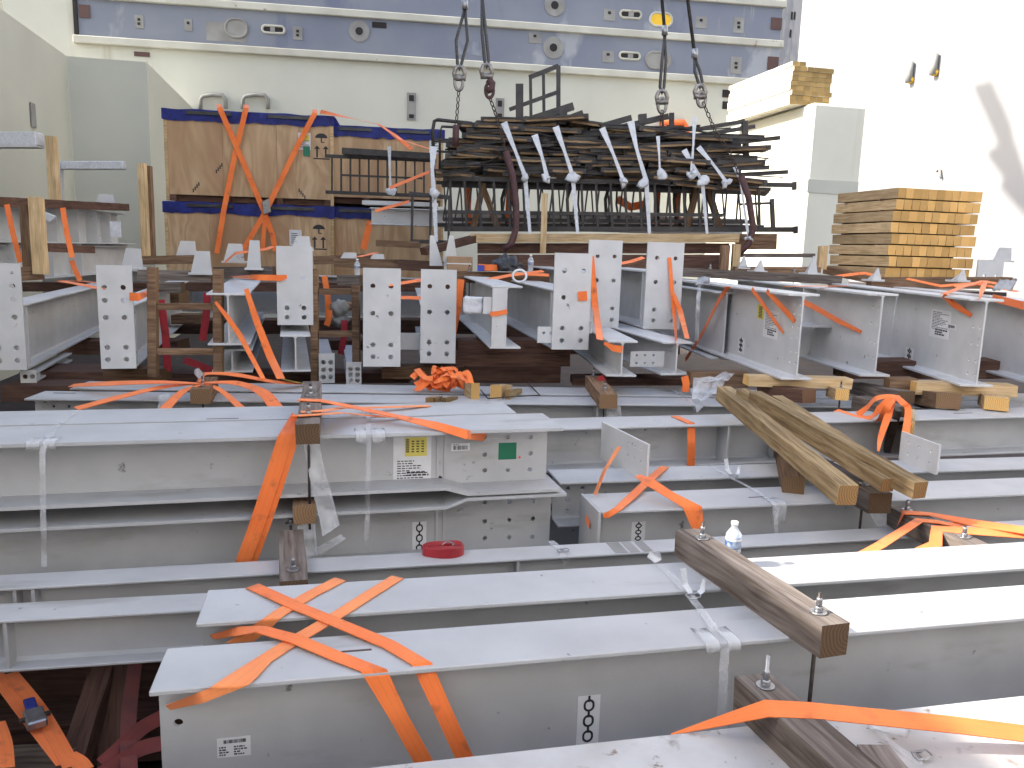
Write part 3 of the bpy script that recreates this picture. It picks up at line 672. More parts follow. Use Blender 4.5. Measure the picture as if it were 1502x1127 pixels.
# ================================================================== BEAMS END-ON (running away from the viewer)
GK = 'grey steel beams standing end-on behind the long beams'
def vpaz(x, y=365): d = ray(x, y); return atan2(d.x, d.y)
def kbeam(label, cx, by, Yd, vx, h, w_, L=3.2, pl=None, holes=(), stiff=(), tf=.016, tw=.011, side_extra=None, name='steel_beam', m='steel_pale', group=GK):
    """cx, by: pixel of the bottom centre of the front end at distance Yd; vx: pixel column the beam runs towards"""
    p = Y(cx, by, Yd); az = vpaz(vx)
    return ibeam(label, p, pi/2-az, L, w_, h, tf=tf, tw=tw, stiff=stiff, endp=pl, holes=holes, group=group, name=name, m=m, hr=.011)
def plate_from(x0, y0, x1, y1, Yd, cols, rows, zh, t=.022, gus=1, skip=(), r=.0195):
    a, c = Y(x0, y0, Yd), Y(x1, y1, Yd); w_, h_ = c.x-a.x, a.z-c.z
    H = [(u*w_, v*h_) for i, u in enumerate(cols) for j, v in enumerate(rows) if (i, j) not in skip]
    return dict(w=w_, h=h_, t=t, holes=H, r=r, gusset=gus, z=0)
R5 = (.09, .21, .50, .665, .79)
def kplate(label, x0, y0, x1, y1, Yd, vx, fr, cols=(.2, .73), rows=R5, L=3.2, zh=None, stiff=(.14,), wd=None, gus=1, skip=()):
    pl = plate_from(x0, y0, x1, y1, Yd, cols, rows, zh, gus=gus, skip=skip)
    return kbeam(label, (x0+x1)/2, y1, Yd, vx, pl['h']*fr, wd or pl['w']-.01, L, pl, stiff=stiff)
K1 = kplate('end-on beam at the far left edge, its drilled end plate cut by the frame', -12, 385, 43, 543, 5.85, 397, .615, L=4.2)
K2 = kplate('end-on beam with drilled end plate second from the left edge, strap through its hole', 147, 388, 202, 541, 6.0, 397, .615, L=4.5)
K3 = kplate('end-on beam with a short drilled end plate standing above a lower beam', 407, 360, 460, 477, 6.6, 420, .55, (.27, .74), (.1, .22, .60), L=3)
K4 = kplate('end-on beam with a tall drilled end plate, left of the close pair in the middle', 533, 392, 587, 538, 6.3, 560, .60, (.26, .74), (.1, .225, .545, .82), L=3.2)
K5 = kplate('end-on beam with a tall drilled end plate, right of the close pair in the middle', 617, 394, 667, 533, 6.5, 590, .60, (.25, .75), (.1, .225, .55, .82), L=3.2)
K8 = kplate('large drilled end plate beam with an orange strap stub in one hole', 811, 370, 861, 513, 6.4, 532, .62, (.27, .78), (.095, .225, .545, .82), L=3.4)
K9 = kplate('drilled end plate beam behind, a flat orange strap hanging down its face', 861, 351, 905, 481, 7.25, 560, .62, (.27, .78), (.095, .225, .545, .82), L=3)
K10 = kplate('tall drilled end plate beam with a thin orange strap falling from its top hole', 946, 354, 994, 483, 7.15, 560, .67, (.27, .78), (.1, .225, .545, .82), L=3)
K6 = kbeam('end-on beam without a plate between two timber posts, orange strap across it', 336, 507, 6.1, 430, .40, .31, 3)
K6b = kbeam('dim end-on beam lying under the unplated beam at the left', 341, 547, 6.3, 430, .19, .31, 3)
K3b = kbeam('dim end-on beam lying below the short drilled end plate', 434, 546, 6.35, 425, .30, .235, 3)
K7 = kbeam('end-on beam with a boxed side and a foam wrapped lug, orange strap around its web', 741, 512, 6.2, 560, .49, .245, 3)
for s in (1,): MB().box((.012, K7.w/2-.012, .017), (.024, .02, .47)).build('stiffener', 'steel', K7.o)
MB().box((.0, K7.tw/2+.001, .017), (.012, K7.w/2-.012, .473)).build('side_plate', 'steel_pale', K7.o)
MB().box((.02, K7.w/2-.01, .27), (.034, K7.w/2+.055, .40)).build('lug', 'steel_pale', K7.o)
K11 = kbeam('low end-on beam under the plates with an orange strap looped round it', 911, 553, 6.0, 655, .275, .235, 2.6, holes=[(.05, .08), (.05, .15), (.05, .2)])
K12 = kbeam('low end-on beam with a drilled side lug, right of the strapped low beam', 991, 551, 6.2, 480, .265, .25, 2.6)
b = MB().plate((-.0, K12.w/2-.02, .07), (0, 1, 0), (0, 0, 1), (1, 0, 0), .28, .12, .012, [(u, v) for u in (.09, .16, .23) for v in (.03, .09)], .009); b.build('drilled_lug', 'steel', K12.o)
K13 = kbeam('deep grey beam with paper label and yellow tag, bolt holes at its near end', 1168, 558, 5.68, 640, .62, .235, 3.2, holes=[(u, v) for u in (.03, .12) for v in (.12, .20, .30, .38, .47, .54)], tf=.018)
K14 = kbeam('deep grey beam with a horizontal shelf plate, an orange strap across its web', 1283, 553, 6.0, 680, .63, .24, 3.2, holes=[(u, v) for u in (.04, .12) for v in (.14, .26, .40, .52)], tf=.018, stiff=((1.15, (1,)),))
MB().box((.75, .02, .30), (1.1, .30, .315)).build('shelf_plate', 'steel', K14.o)
K15 = kbeam('deep grey beam near the right edge with a tall white paper label', 1432, 568, 5.66, 800, .63, .235, 3.2, holes=[(u, v) for u in (.04, .13) for v in (.08, .18, .30, .42)], tf=.018)
K16 = kbeam('deep grey beam cut by the right edge of the picture', 1555, 572, 5.75, 850, .62, .235, 3.2, tf=.018)
K13b = kbeam('deep grey beam partly hidden left of the labelled deep beam', 1060, 528, 7.0, 640, .60, .235, 2.6, tf=.018)
# ---- far-left stack of stiffened pale beams
a = Y(190, 310, 14.2); c = Y(0, 300, 8.6)
def lstack(label, pxa, pya, pxb, pyb, ya, yb, h, w_, stf, ext=1.0):
    a, c = Y(pxa, pya, ya), Y(pxb, pyb, yb); d = (a-c); d.z = 0; L = d.length; d.normalize(); rz = atan2(d.y, d.x); n = V((-d.y, d.x, 0))
    o = c-d*ext+n*(w_/2); o.z = (a.z+c.z)/2-h
    return ibeam(label, o, rz, L+ext, w_, h, stiff=stf, m='steel_pale', group=GK)
L1 = lstack('pale stiffened beam on top of the stack at the far left', 186, 309, 0, 300, 12.0, 8.4, .48, .3, [1.2, 1.75, 2.3, 2.9, 3.5, 4.0])
L2 = lstack('pale stiffened beam under the topmost one at the far left', 200, 349, 0, 366, 12.2, 8.2, .42, .3, [1.3, 2.2, 3.0])
# ---- stickers
o, fr = sticker(C1, 577, 641, 632, 708); marks(o, fr, textlines(9, .52, .06, .1, .9, .42, 3)+textlines(2, .28, .16, .35, .95, .6, 5))
u0, u1, z0, z1, yy, sg = fr; ys = MB().box((u0+(u1-u0)*.30, yy-.0006, z0+(z1-z0)*.58), (u0+(u1-u0)*.88, yy, z1-(z1-z0)*.02)).build('yellow_label', 'yellow', o)
marks(ys, (u0+(u1-u0)*.30, u0+(u1-u0)*.88, z0+(z1-z0)*.58, z1, yy-.0006, -1), [(.04, .2+.1*k, .2, .26+.1*k) for k in range(7)]+[(x, .2+.13*k, x+.12, .26+.13*k) for x in (.3, .52, .75) for k in range(5)])
o, fr = sticker(C1, 662, 651, 689, 661); marks(o, fr, barcode(.12, .15, .9, .7, 14)+textlines(1, .95, .8, .1, .7))
o, fr = sticker(C1, 731.5, 650, 757, 673.5, 'green', 'green_square')
q = bw(C1, 762, 671); MB().lathe((q.x, -C1.tw/2, q.z), [(.006, 0), (.006, .0012)], 16, (0, -1, 0)).build('red_dot', 'red', C1.o)
q = bw(C1, 645, 702); MB().lathe((q.x, -C1.tw/2, q.z), [(.0125, 0), (.011, .006)], 16, (0, -1, 0)).build('drain_hole', 'dark', C1.o)
chain_sticker(C3, 605, 766, 625, 814); chain_sticker(D2, 927, 766, 945, 796); chain_sticker(B1, 848, 1022, 877, 1094)
o, fr = sticker(B1, 318, 1084, 368, 1107); marks(o, fr, textlines(4, .62, .1, .06, .35, .5, 4)+textlines(4, .62, .1, .5, .95, .5, 9)+barcode(.2, .72, .88, .9, 18))
def ksticker(B, x0, y0, x1, y1, kind):
    o, fr = sticker(B, x0, y0, x1, y1, 'yellow' if kind == 'y' else 'white', 'label_sticker' if kind != 'y' else 'yellow_tag', 1)
    if kind == 'p': marks(o, fr, textlines(12, .95, .3, .1, .9, .4, 8)+textlines(3, .34, .1, .3, .9, .7, 2))
    elif kind == 'b': marks(o, fr, barcode(.1, .2, .9, .8, 14))
    else: marks(o, fr, [(.25, .1+.1*k, .75, .16+.1*k) for k in range(8)])
ksticker(K13, 1122, 454, 1140, 499, 'p'); ksticker(K13, 1112, 446, 1120, 469, 'y'); chain_sticker(K13, 1083, 494, 1091, 520, 1)
ksticker(K15, 1367, 453, 1391, 499, 'p'); ksticker(K15, 1391, 475, 1402, 484, 'b'); chain_sticker(K15, 1329, 509, 1338, 537, 1)
# ================================================================== TIMBERS ON THE LONG BEAMS
T1 = timber(Z(1227, 916, -1.0), Z(1007, 776, -1.0), .09, .098, 'old', 'weathered clamping timber across the two foreground beams, rods at both ends', bolts=[(.075, .62), .69], rodlen=.062)
T2 = timber(Z(1330, 1190, -1.1), Z(1103, 990, -1.1), .105, .098, 'old', 'weathered clamping timber at the bottom right with one tall rod sleeve, strap over it', bolts=[(Z(1330, 1190, -1.1)-Z(1103, 990, -1.1)).length-.06], rodlen=.085, rodmat='zinc')
timber(Z(1308, 1128, -1.135), Z(1280, 1092, -1.135), .075, .062, 'old', 'short timber offcut on the stained beam at the bottom right', 'timber_block')
T4 = timber(Z(451, 622, -.71), Z(458, 560, -.71), .095, .085, 'old', 'timber clamp across the upper bolted beams with two rods', bolts=[(.16, .5), .62, ], rodlen=.06)
timber(bf(C1, 449, 738)+V((0, -.03, 0)), bf(C1, 449, 738)+C1.n*.72, .095, .085, 'mid', 'timber spacer between the upper and lower bolted beams', 'timber_spacer')
T3 = timber(Z(431, 852, -1.2), Z(427, 778, -1.2), .10, .05, 'old', 'stained flat timber lying end-up beside the narrow beam left of the red roll', bolts=[.1, .62], rodlen=.04)
T5 = timber(Z(893, 579, -.97), Z(870, 551, -.97), .125, .10, 'mid', 'brown timber clamp across the rear long beams right of the wedges', bolts=[.2, .85])
T6 = timber(Z(294, 571, -.97), Z(306, 553, -.97), .13, .10, 'mid', 'timber block under the fan of orange straps on the rear long beams', bolts=[.12])
T7a = timber(Z(1325, 597, -.93), Z(1262, 581, -.93), .13, .12, 'old', 'grey timber clamp under the orange strap tangle at the right', bolts=[.6])
T8 = timber(Z(1292, 724, -1.05), Z(1150, 648, -1.05), .115, .095, 'old', 'weathered timber clamp half hidden under the loose pile of long timbers', bolts=[.14])
p9, q9 = Z(1440, 801, -1.152), Z(1316, 742, -1.152); L9 = (p9-q9).length
T9 = timber(p9, q9, .10, .095, 'old', 'timber clamp beneath the slack orange straps at the right', bolts=[.10, L9-.07], rodlen=.05)
T10 = timber(Z(1336, 620, -.96), Z(1337, 600, -.96), .04, .42, 'pine', 'upright pine post beside the strap tangle at the right', 'timber_post')
timber(bf(D0, 1316, 605)+V((0, -.02, .01)), bf(D0, 1318, 600)+V((.0, .03, .01)), .035, .40, 'rod', 'thin dark upright strip below the strap tangle', 'steel_strip')
# loose pile of long timbers lying over the beams at the right
GP = 'long loose timbers in the diagonal pile'
def pile(x0, y0, z0, x1, y1, z1, w_, h_, lab): return timber(Z(x1, y1, z1), Z(x0, y0, z0), w_, h_, 'drift', lab, 'long_timber', group=GP, jag=.003)
pile(1062, 567, -.80, 1246, 713, -.955, .088, .09, 'long rough timber at the front left of the diagonal pile, red end grain')
pile(1088, 570, -.78, 1304, 703, -.955, .065, .06, 'long rough timber in the middle of the diagonal pile')
pile(1108, 574, -.77, 1352, 708, -.935, .075, .075, 'longest rough timber at the right of the diagonal pile, reaching nearest the small drilled plate')
pile(1140, 580, -.86, 1312, 692, -.975, .07, .06, 'rough timber lowest in the diagonal pile, just its rear top showing')
timber(Z(1165, 700, -1.065), Z(1150, 640, -1.045), .10, .10, 'mid', 'brown timber bearer under the middle of the diagonal pile', 'timber_bearer')
# small wedges and offcuts
def wedge(x, y, rz, L, w_, h_, lab, m='pine', bend=0, z=-1.07):
    p = Z(x, y, z); b = MB(); n = 6
    for i in range(n):
        xa, xb = L*i/n, L*(i+1)/n; ya, yb = bend*sin(pi*i/n), bend*sin(pi*(i+1)/n)
        b.hexa([V(q) for q in ((xa, ya-w_/2, 0), (xb, yb-w_/2, 0), (xb, yb+w_/2, 0), (xa, ya+w_/2, 0), (xa, ya-w_/2, h_*(1-.5*i/n)), (xb, yb-w_/2, h_*(1-.5*(i+1)/n)), (xb, yb+w_/2, h_*(1-.5*(i+1)/n)), (xa, ya+w_/2, h_*(1-.5*i/n)))])
    bmesh.ops.remove_doubles(b.b, verts=b.b.verts, dist=1e-5)
    o = b.build('timber_wedge', m, None, p, (0, 0, rz)); return tag(o, lab, 'wedge', 'pine wedges and offcuts on the rear long beams')
wedge(697, 586, 1.75, .34, .06, .12, 'bent pine wedge leaning alone left of the wedge pair', bend=.03)
wedge(727, 585, 1.35, .36, .085, .10, 'broad pine wedge leaning right of the bent one'); wedge(744, 586, 1.25, .30, .035, .07, 'slim pine wedge against the broad one', 'drift')
for x, lab in ((627, 'left stub of the three short pine stakes below the orange heap'), (633, 'middle stub of the three short pine stakes below the orange heap'), (640, 'right stub of the three short pine stakes below the orange heap')): wedge(x, 594, 1.5, .2, .028, .05, lab, 'drift')
wedge(651, 592, 1.2, .2, .03, .04, 'splinter of pine right of the three stakes', 'drift')
# gusset plates welded upright on the beams: parts of their beams
def upright(B, pts, name, holes, m='steel_pale', r=.008):
    """drilled plate standing along the view between two pixels on the flange: (near px, far px, height)"""
    (xn, yn), (xf, yf), h_ = pts
    p, q = Z(xn, yn, 0, 0), None
    return None
pn = Z(944, 703, -1.15); pf = Z(880, 672, -1.15)
def plate_on(B, near, far, zb, h0, h1, holes, name='gusset_plate', m='steel_pale', cut=0):
    """plate between two ground points (pixels at height zb)"""
    a, c = Z(*near, zb), Z(*far, zb); a, c = B.Mi @ a, B.Mi @ c; u = (c-a); W_ = u.length; u.normalize(); n = u.cross(ZU)
    b = MB().plate(a, u, ZU, n, W_, h0, .012, [(x*W_, y*h0) for x, y in holes], .0075); bmesh.ops.recalc_face_normals(b.b, faces=b.b.faces)
    return b.build(name, m, B.o)
# tall plate: bottom passes down between D1 and D2; seen from its left side
gp = plate_on(D2, (947, 712), (880, 672), -1.17, .215, .2, [(.12, .80), (.25, .80), (.38, .80), (.12, .5), (.25, .5), (.38, .5)])
plate_on(D1, (1373, 697), (1318, 674), -1.15, .17, .17, [(.2, .7), (.5, .7), (.78, .7), (.2, .3), (.5, .3), (.78, .3)])
# ================================================================== STRAPS
UPn = V((0, 0, 1))
GX = 'orange straps crossed over the two foreground beams'
def on(B, x, y, n=UPn): return (bt(B, x, y), n)
def air(x, y, z, n=UPn): return (Z(x, y, z), n)
def edge(B, x, y): return (bt(B, x, y, .004)+V((0, 0, 0))-B.n*.003, (UPn-B.n).normalized(), B.d)
def down(B, x, y, off=.008): return (bf(B, x, y, off), -B.n, B.d)
W5 = .046
p1 = B1.M @ (bw(B1, 248, 1034)+V((0, -.012, 0)))
strap([(p1, -B1.n), (bf(B1, 296, 1023, .010), (-B1.n+UPn*.3)), edge(B1, 336, 1007), on(B1, 388, 968), on(B1, 437, 937), on(B2, 487, 908), on(B2, 540, 874), (bt(B2, 583, 848)+B2.n*.004, UPn), (bt(B2, 586, 847)+B2.n*.012-ZU*.1, B2.n, B2.d)], [.018, .03, W5, W5, W5, W5, W5, W5], 'orange strap from the foreground beam web hole running up right across both beams', group=GX, m='strap_lit')
strap([(bt(B2, 366, 860)+B2.n*.012-ZU*.1, B2.n, B2.d), (bt(B2, 370, 861)+B2.n*.004, UPn), (bt(B2, 440, 892, .008), UPn), (bt(B1, 520, 925, .012), UPn), (bt(B1, 570, 946, .005), UPn), edge(B1, 618, 973), down(B1, 650, 1043), down(B1, 684, 1117)], W5, 'orange strap crossing down right, right one falling over the foreground flange', group=GX)
strap([(B2.M @ (bw(B2, 312, 932)+V((0, -.012, 0))), -B2.n), (Z(345, 927, -1.13), (UPn-B2.n)), (Z(382, 924, -1.085), UPn), (bt(B1, 433, 938, .012), UPn), (bt(B1, 490, 962, .006), UPn), edge(B1, 548, 983), down(B1, 584, 1050), down(B1, 622, 1118)], [.02, .03, .042, W5, W5, W5, W5, W5], 'orange strap from the rear beam web, left one over the foreground flange', group=GX)
strap([(bt(B2, 503, 850)+B2.n*.012-ZU*.1, B2.n, B2.d), (bt(B2, 499, 851)+B2.n*.003, UPn), on(B2, 455, 873), on(B2, 412, 899), edge(B2, 398, 908), down(B2, 377, 924), down(B2, 352, 942)], W5, 'light orange strap on the rear foreground beam ducking into the gap at its front', group=GX, m='strap_lit')
# strap over T2
strap([(Z(984, 1078, -1.215), UPn-V((0, .5, 0))), (Z(1124, 1040, -1.094), UPn-V((0, .3, 0))), (Z(1190, 1043, -1.094), UPn-V((0, .3, 0))), (Z(1400, 1064, -1.13), UPn-V((0, .5, 0))), (Z(1560, 1084, -1.16), UPn-V((0, .5, 0)))], [.004, .052, .05, .047, .047], 'bright orange strap pulled over the bottom right timber towards the right edge')
# big double strap hanging from T4 over the upper bolted beam
for dx, lab in ((0, 'wide orange strap falling from the timber clamp over the bolted beams, front layer'), (9, 'wide orange strap layer folded just behind the front one on the bolted beams')):
    strap([(T4.matrix_basis @ V((.12, .03+dx*.001, .006)), UPn), (bt(C1, 436+dx*.7, 612, .05), (UPn-C1.n)), (bf(C1, 419+dx, 640, .03), (-C1.n+UPn*.3), C1.d), (bf(C1, 398+dx, 706, .045-dx*.001), -C1.n, C1.d), (bf(C1, 376+dx, 772, .05-dx*.001), -C1.n, C1.d), (bf(C1, 357+dx, 824, .052-dx*.001), -C1.n, C1.d)], .062, lab)
q = C1.M @ (bw(C1, 711, 641)+V((0, -.01, 0)))
strap([(T4.matrix_basis @ V((.5, .05, .004)), UPn), (T4.matrix_basis @ V((.47, -.05, .004)), UPn), (Z(520, 598, -.745), UPn), (Z(580, 611, -.76), UPn), (Z(640, 625, -.78), UPn-C1.n*.6), (Z(680, 635, -.8)-C1.n*.03, -C1.n+UPn*.7), (q, -C1.n)], [.05, .06, .06, .055, .05, .045, .04], 'orange strap stretched from the timber clamp to a bolt hole beside the green square')
strap([(T4.matrix_basis @ V((.2, .03, .006)), UPn), (T4.matrix_basis @ V((.22, -.05, .006)), UPn), (Z(500, 599, -.755), UPn), (Z(560, 598, -.78), UPn), (Z(630, 596, -.795), UPn)], .04, 'thin pale orange strap running right along the upper beams, rear one', m='strap_lit')
strap([(T4.matrix_basis @ V((.13, .04, .006)), UPn), (T4.matrix_basis @ V((.15, -.05, .006)), UPn), (Z(500, 606, -.745), UPn), (Z(550, 611, -.775), UPn), (Z(600, 613, -.795), UPn)], .034, 'thin pale orange strap running right along the upper beams, front one', m='strap_lit')
# fan of straps over T6
hub = T6.matrix_basis @ V((.12, 0, .01))
GF = 'orange straps fanning out from the timber block on the rear long beams'
def fan(pts, wds, lab): strap([(hub+V((rnd.uniform(-.03, .03), rnd.uniform(-.02, .02), rnd.uniform(0, .02))), UPn)]+[(p, UPn-V((0, .35, 0))) for p in pts], wds, lab, group=GF, smooth=True)
fan([Z(230, 561, -.96), Z(160, 563, -.99), Z(104, 566, -1.05)], [.04, .05, .07, .05], 'orange fan strap lying farthest left along the rear beam')
fan([Z(240, 568, -.99), Z(175, 583, -1.02), Z(112, 600, -1.055)], [.04, .05, .06, .06], 'orange fan strap reaching down left to the bolted beams')
fan([Z(268, 575, -1.0), Z(240, 602, -1.07)], [.04, .06, .08], 'short orange fan strap folded over the front flange')
fan([Z(322, 572, -1.0), Z(355, 600, -1.07)], [.03, .04, .05], 'narrow orange fan strap falling right of the timber block')
fan([Z(345, 562, -.98), Z(385, 576, -1.0), Z(406, 600, -1.07)], [.04, .06, .08, .09], 'wide orange fan strap curling down at the right')
fan([Z(300, 549, -.93), Z(345, 550, -.94), Z(400, 560, -1.0), Z(440, 563, -1.05)], [.04, .05, .06, .06, .05], 'orange fan strap arching over to the frayed yellow end')
o = strap([(Z(412, 556, -.99), UPn), (Z(430, 560, -1.02), UPn), (Z(452, 564, -1.06), UPn)], [.05, .09, .05], 'frayed yellow strap end lying right of the strap fan', 'yellow')
# straps on K6
GK6 = 'orange straps tied through the unplated end-on beam'
k6t = K6.top
def kp(B, x, y, sgn=-1, off=.01): return B.M @ V((-off, 0, 0)) , 0
def facep(B, x, y, off=.012): return hit(x, y, B.M @ V((0, 0, 0)), -B.d, off)
strap([(facep(K6, 361, 424, .01), -K6.d), (facep(K6, 376, 470, .06), -K6.d), (facep(K6, 396, 522, .12), -K6.d), (Z(412, 556, -.97), UPn)], [.035, .05, .06, .06], 'wide orange strap falling from the unplated beam to the strap fan', group=GK6)
strap([(facep(K6, 316, 443, .01), -K6.d), (facep(K6, 334, 466, .03), -K6.d), (facep(K6, 352, 492, .06), -K6.d), (Z(386, 556, -.97), UPn)], [.02, .035, .04, .035], 'thin orange strap falling from the web of the unplated beam', group=GK6)
strap([(Z(322, 413, -.42)+V((0, .2, .04)), UPn), (facep(K3, 375, 407, .03), -K3.d), (facep(K3, 412, 408, .02), -K3.d), (facep(K3, 421, 406, .005), -K3.d)], [.03, .045, .05, .03], 'orange strap pulled sideways into the hole of the short end plate')
# straps on the plates
strap([(facep(K2, 190, 435, .01), -K2.d), (facep(K2, 203, 436, .03), -K2.d), (facep(K2, 216, 430, .03)+K2.d*.3, UPn)], .06, 'short orange strap through a hole of the left end plate, wrapped to its right')
strap([(facep(K9, 869, 376, .01), -K9.d), (facep(K9, 869, 405, .03), -K9.d), (facep(K9, 873, 450, .05), -K9.d), (Z(880, 499, -.60), UPn-K11.d)], [.03, .055, .06, .05], 'flat printed orange strap hanging down the rear drilled end plate')
strap([(facep(K10, 982, 378, .008), -K10.d), (facep(K10, 985, 420, .03), -K10.d), (facep(K10, 989, 460, .05), -K10.d), (facep(K12, 992, 506, .02), -K12.d)], [.03, .035, .04, .045], 'thin orange strap falling from the tall plate top hole, left strand')
strap([(facep(K10, 988, 432, .06), -K10.d), (facep(K10, 997, 455, .08), -K10.d), (Z(1008, 497, -.62), UPn)], [.03, .05, .035], 'orange strap branching right below the tall plate')
strap([(facep(K8, 848, 435, .012), -K8.d), (facep(K8, 861, 434, .02), -K8.d)], .075, 'short orange strap stub folded in a bolt hole of the large end plate')
strap([(facep(K11, 886, 503, .008), -K11.d), (facep(K11, 900, 511, .01), -K11.d), (facep(K11, 913, 513, .008), -K11.d)], [.02, .05, .055], 'orange strap loop under the flange of the strapped low beam')
strap([(facep(K7, 719, 461, .015), -K7.d), (facep(K7, 731, 460, .014), -K7.d), (facep(K7, 744, 457, .008), -K7.d)], .036, 'short orange strap round the web of the boxed beam')
strap([(Z(1068, 421, -.24), UPn), (bw(K13, 1, 1) if False else hit(1055, 440, K13.M @ V((0, K13.w/2, 0)), K13.n, .02), K13.n), (hit(1030, 490, K13.M @ V((0, K13.w/2, 0)), K13.n, .03), K13.n), (hit(1006, 528, K13.M @ V((0, K13.w/2, 0)), K13.n, .04), K13.n)], .045, 'long orange strap slanting down left in front of the labelled deep beam')
def webp(B, x, y, off=.012): return hit(x, y, B.M @ V((0, B.tw/2, 0)), B.n, off)
def flp(B, x, y, off=.006): return hit(x, y, B.M @ V((0, B.w/2, 0)), B.n, off)
strap([(flp(K13, 1103, 424), K13.n), (webp(K13, 1120, 447, .07), K13.n), (webp(K13, 1137, 472, .035), K13.n), (webp(K13, 1149, 488, .006), K13.n)], [.04, .04, .035, .02], 'orange strap running to a bolt hole of the labelled deep beam, left one')
strap([(flp(K13, 1125, 427), K13.n), (webp(K13, 1142, 445, .07), K13.n), (webp(K13, 1156, 460, .035), K13.n), (webp(K13, 1166, 472, .006), K13.n)], [.04, .05, .05, .04], 'orange strap running to a bolt hole of the labelled deep beam, right one')
strap([(flp(K14, 1172, 440), K14.n), (webp(K14, 1195, 451, .09), K14.n), (webp(K14, 1230, 471, .05), K14.n), (webp(K14, 1263, 487, .006), K14.n)], [.05, .05, .045, .025], 'orange strap slanting across the web of the shelf plate beam')
strap([(bt(K14, 1150, 421), UPn), (bt(K14, 1190, 420, .02), UPn), (bt(K14, 1240, 420), UPn)], .06, 'flat orange strap lying on the flange of the shelf plate beam')
strap([(flp(K15, 1384, 433), K15.n), (webp(K15, 1400, 447, .06), K15.n), (webp(K15, 1425, 463, .006), K15.n)], [.04, .055, .03], 'orange strap running to the end of the beam with the tall paper label')
strap([(bt(K15, 1384, 432, .01), UPn), (bt(K15, 1410, 422, .05), UPn), (bt(K15, 1442, 412, .08), UPn)], .045, 'orange strap looping up behind the flange of the beam with the tall label')
strap([(facep(K15, 1436, 437, .02), -K15.d), (bt(K15, 1441, 425, .05), UPn), (bt(K15, 1446, 411, .07), UPn)], .04, 'orange strap hooked up beside the flange end of the beam with the tall label')
strap([(flp(K16, 1456, 437), K16.n), (flp(K16, 1480, 443), K16.n), (flp(K16, 1510, 451), K16.n)], .06, 'orange strap running off the right edge along the last deep beam')
# straps at the right
T9p = lambda a, y_, z_=.006: T9.matrix_basis @ V((a, y_, z_))
strap([(Z(1262, 816, -1.20), UPn), (Z(1290, 801, -1.18), UPn), (T9p(L9-.22, .052, .004), UPn), (T9p(L9-.26, -.01, .008), UPn), (T9p(L9-.29, -.055, .004), UPn), (Z(1420, 768, -1.15), UPn)], .05, 'slack orange strap rising left of the two clamps at the right')
strap([(T9p(L9-.10, .065, -.06), UPn), (T9p(L9-.11, .054, .004), UPn), (T9p(L9-.15, -.054, .006), UPn), (Z(1430, 768, -1.13), UPn-V((0, .4, 0))), (Z(1560, 787, -1.13), UPn-V((0, .4, 0)))], .055, 'orange strap laid over the timber clamp and off the right edge, upper strand')
strap([(Z(1350, 808, -1.20), UPn), (Z(1372, 799, -1.18), UPn), (T9p(.20, .052, .004), UPn-V((0, .2, 0))), (T9p(.16, -.054, .006), UPn-V((0, .3, 0))), (Z(1560, 788, -1.15), UPn-V((0, .5, 0)))], .055, 'orange strap curving off the right edge, lower strand')
strap([(bt(D0, 988, 610)+D0.n*.01-ZU*.08, D0.n, D0.d), (bt(D0, 990, 611)+D0.n*.003, UPn), edge(D0, 1013, 621), (bf(D0, 1014, 650, .006), -D0.n, D0.d), (bf(D0, 1013, 692, .006), -D0.n, D0.d)], .05, 'single orange strap hanging straight down over the beam behind the gusset plate')
# straps on the gusset plate / D2
q = D2.M @ (bw(D2, 884, 753)+V((0, -.01, 0)))
GD = 'orange straps tied at the upright gusset plate'
strap([(Z(912, 656, -.93)-D2.d*.012, UPn-D2.d), (Z(893, 690, -1.03)-D2.d*.02, -D2.d+UPn*.5), (Z(873, 726, -1.14), -D2.d+UPn*.5)], .035, 'orange strap slanting down the left side of the upright gusset plate', group=GD, m='strap_lit')
strap([(bt(D1, 975, 685), UPn), (Z(955, 702, -1.13), UPn), (bt(D2, 925, 730, .012), UPn), (bt(D2, 905, 748, .006), UPn), (bf(D2, 892, 755, .008), -D2.n), (bf(D2, 885, 757, .006), -D2.n)], [.045, .045, .045, .04, .03, .02], 'orange strap crossing under the gusset plate to the capped beam end', group=GD)
strap([(Z(935, 698, -1.06), UPn-V((0, .5, 0))), (Z(950, 706, -1.06), UPn-V((0, .5, 0))), (Z(985, 728, -1.10), UPn-V((0, .4, 0))), edge(D2, 1015, 744), down(D2, 1024, 778, .012)], [.03, .06, .055, .052, .052], 'orange strap pulled from the gusset plate over the capped beam and down its front', group=GD)
strap([(D2.M @ V((-.02, .02, .17)), -D2.d), (D2.M @ V((-.022, -.05, .155)), -D2.d)], .03, 'orange strap stub poking through the capped beam end')
# strap tangle on T7
GT = 'loops of the orange strap tangle at the right'
def tangle(pts, lab, wd=.045): strap([(p, V((rnd.uniform(-.3, .3), -.7, .8))) for p in pts], wd, lab, group=GT, smooth=True)
tangle([Z(1226, 602, -1.0), Z(1250, 610, -1.0), Z(1275, 613, -.99), Z(1290, 600, -.92), Z(1305, 587, -.86), Z(1322, 584, -.85)], 'orange tangle loop trailing furthest left')
tangle([Z(1258, 609, -1.0), Z(1272, 598, -.94), Z(1285, 585, -.86), Z(1310, 582, -.84), Z(1325, 592, -.86), Z(1332, 602, -.9), Z(1328, 640, -1.03)], 'orange tangle loop arching over the timber and hanging right')
tangle([Z(1262, 610, -1.0), Z(1288, 618, -1.0), Z(1300, 600, -.9), Z(1312, 588, -.85), Z(1302, 612, -.95), Z(1292, 640, -1.05), Z(1288, 662, -1.1)], 'orange tangle end hanging lowest to a point', [.045, .045, .045, .045, .045, .035, .012])
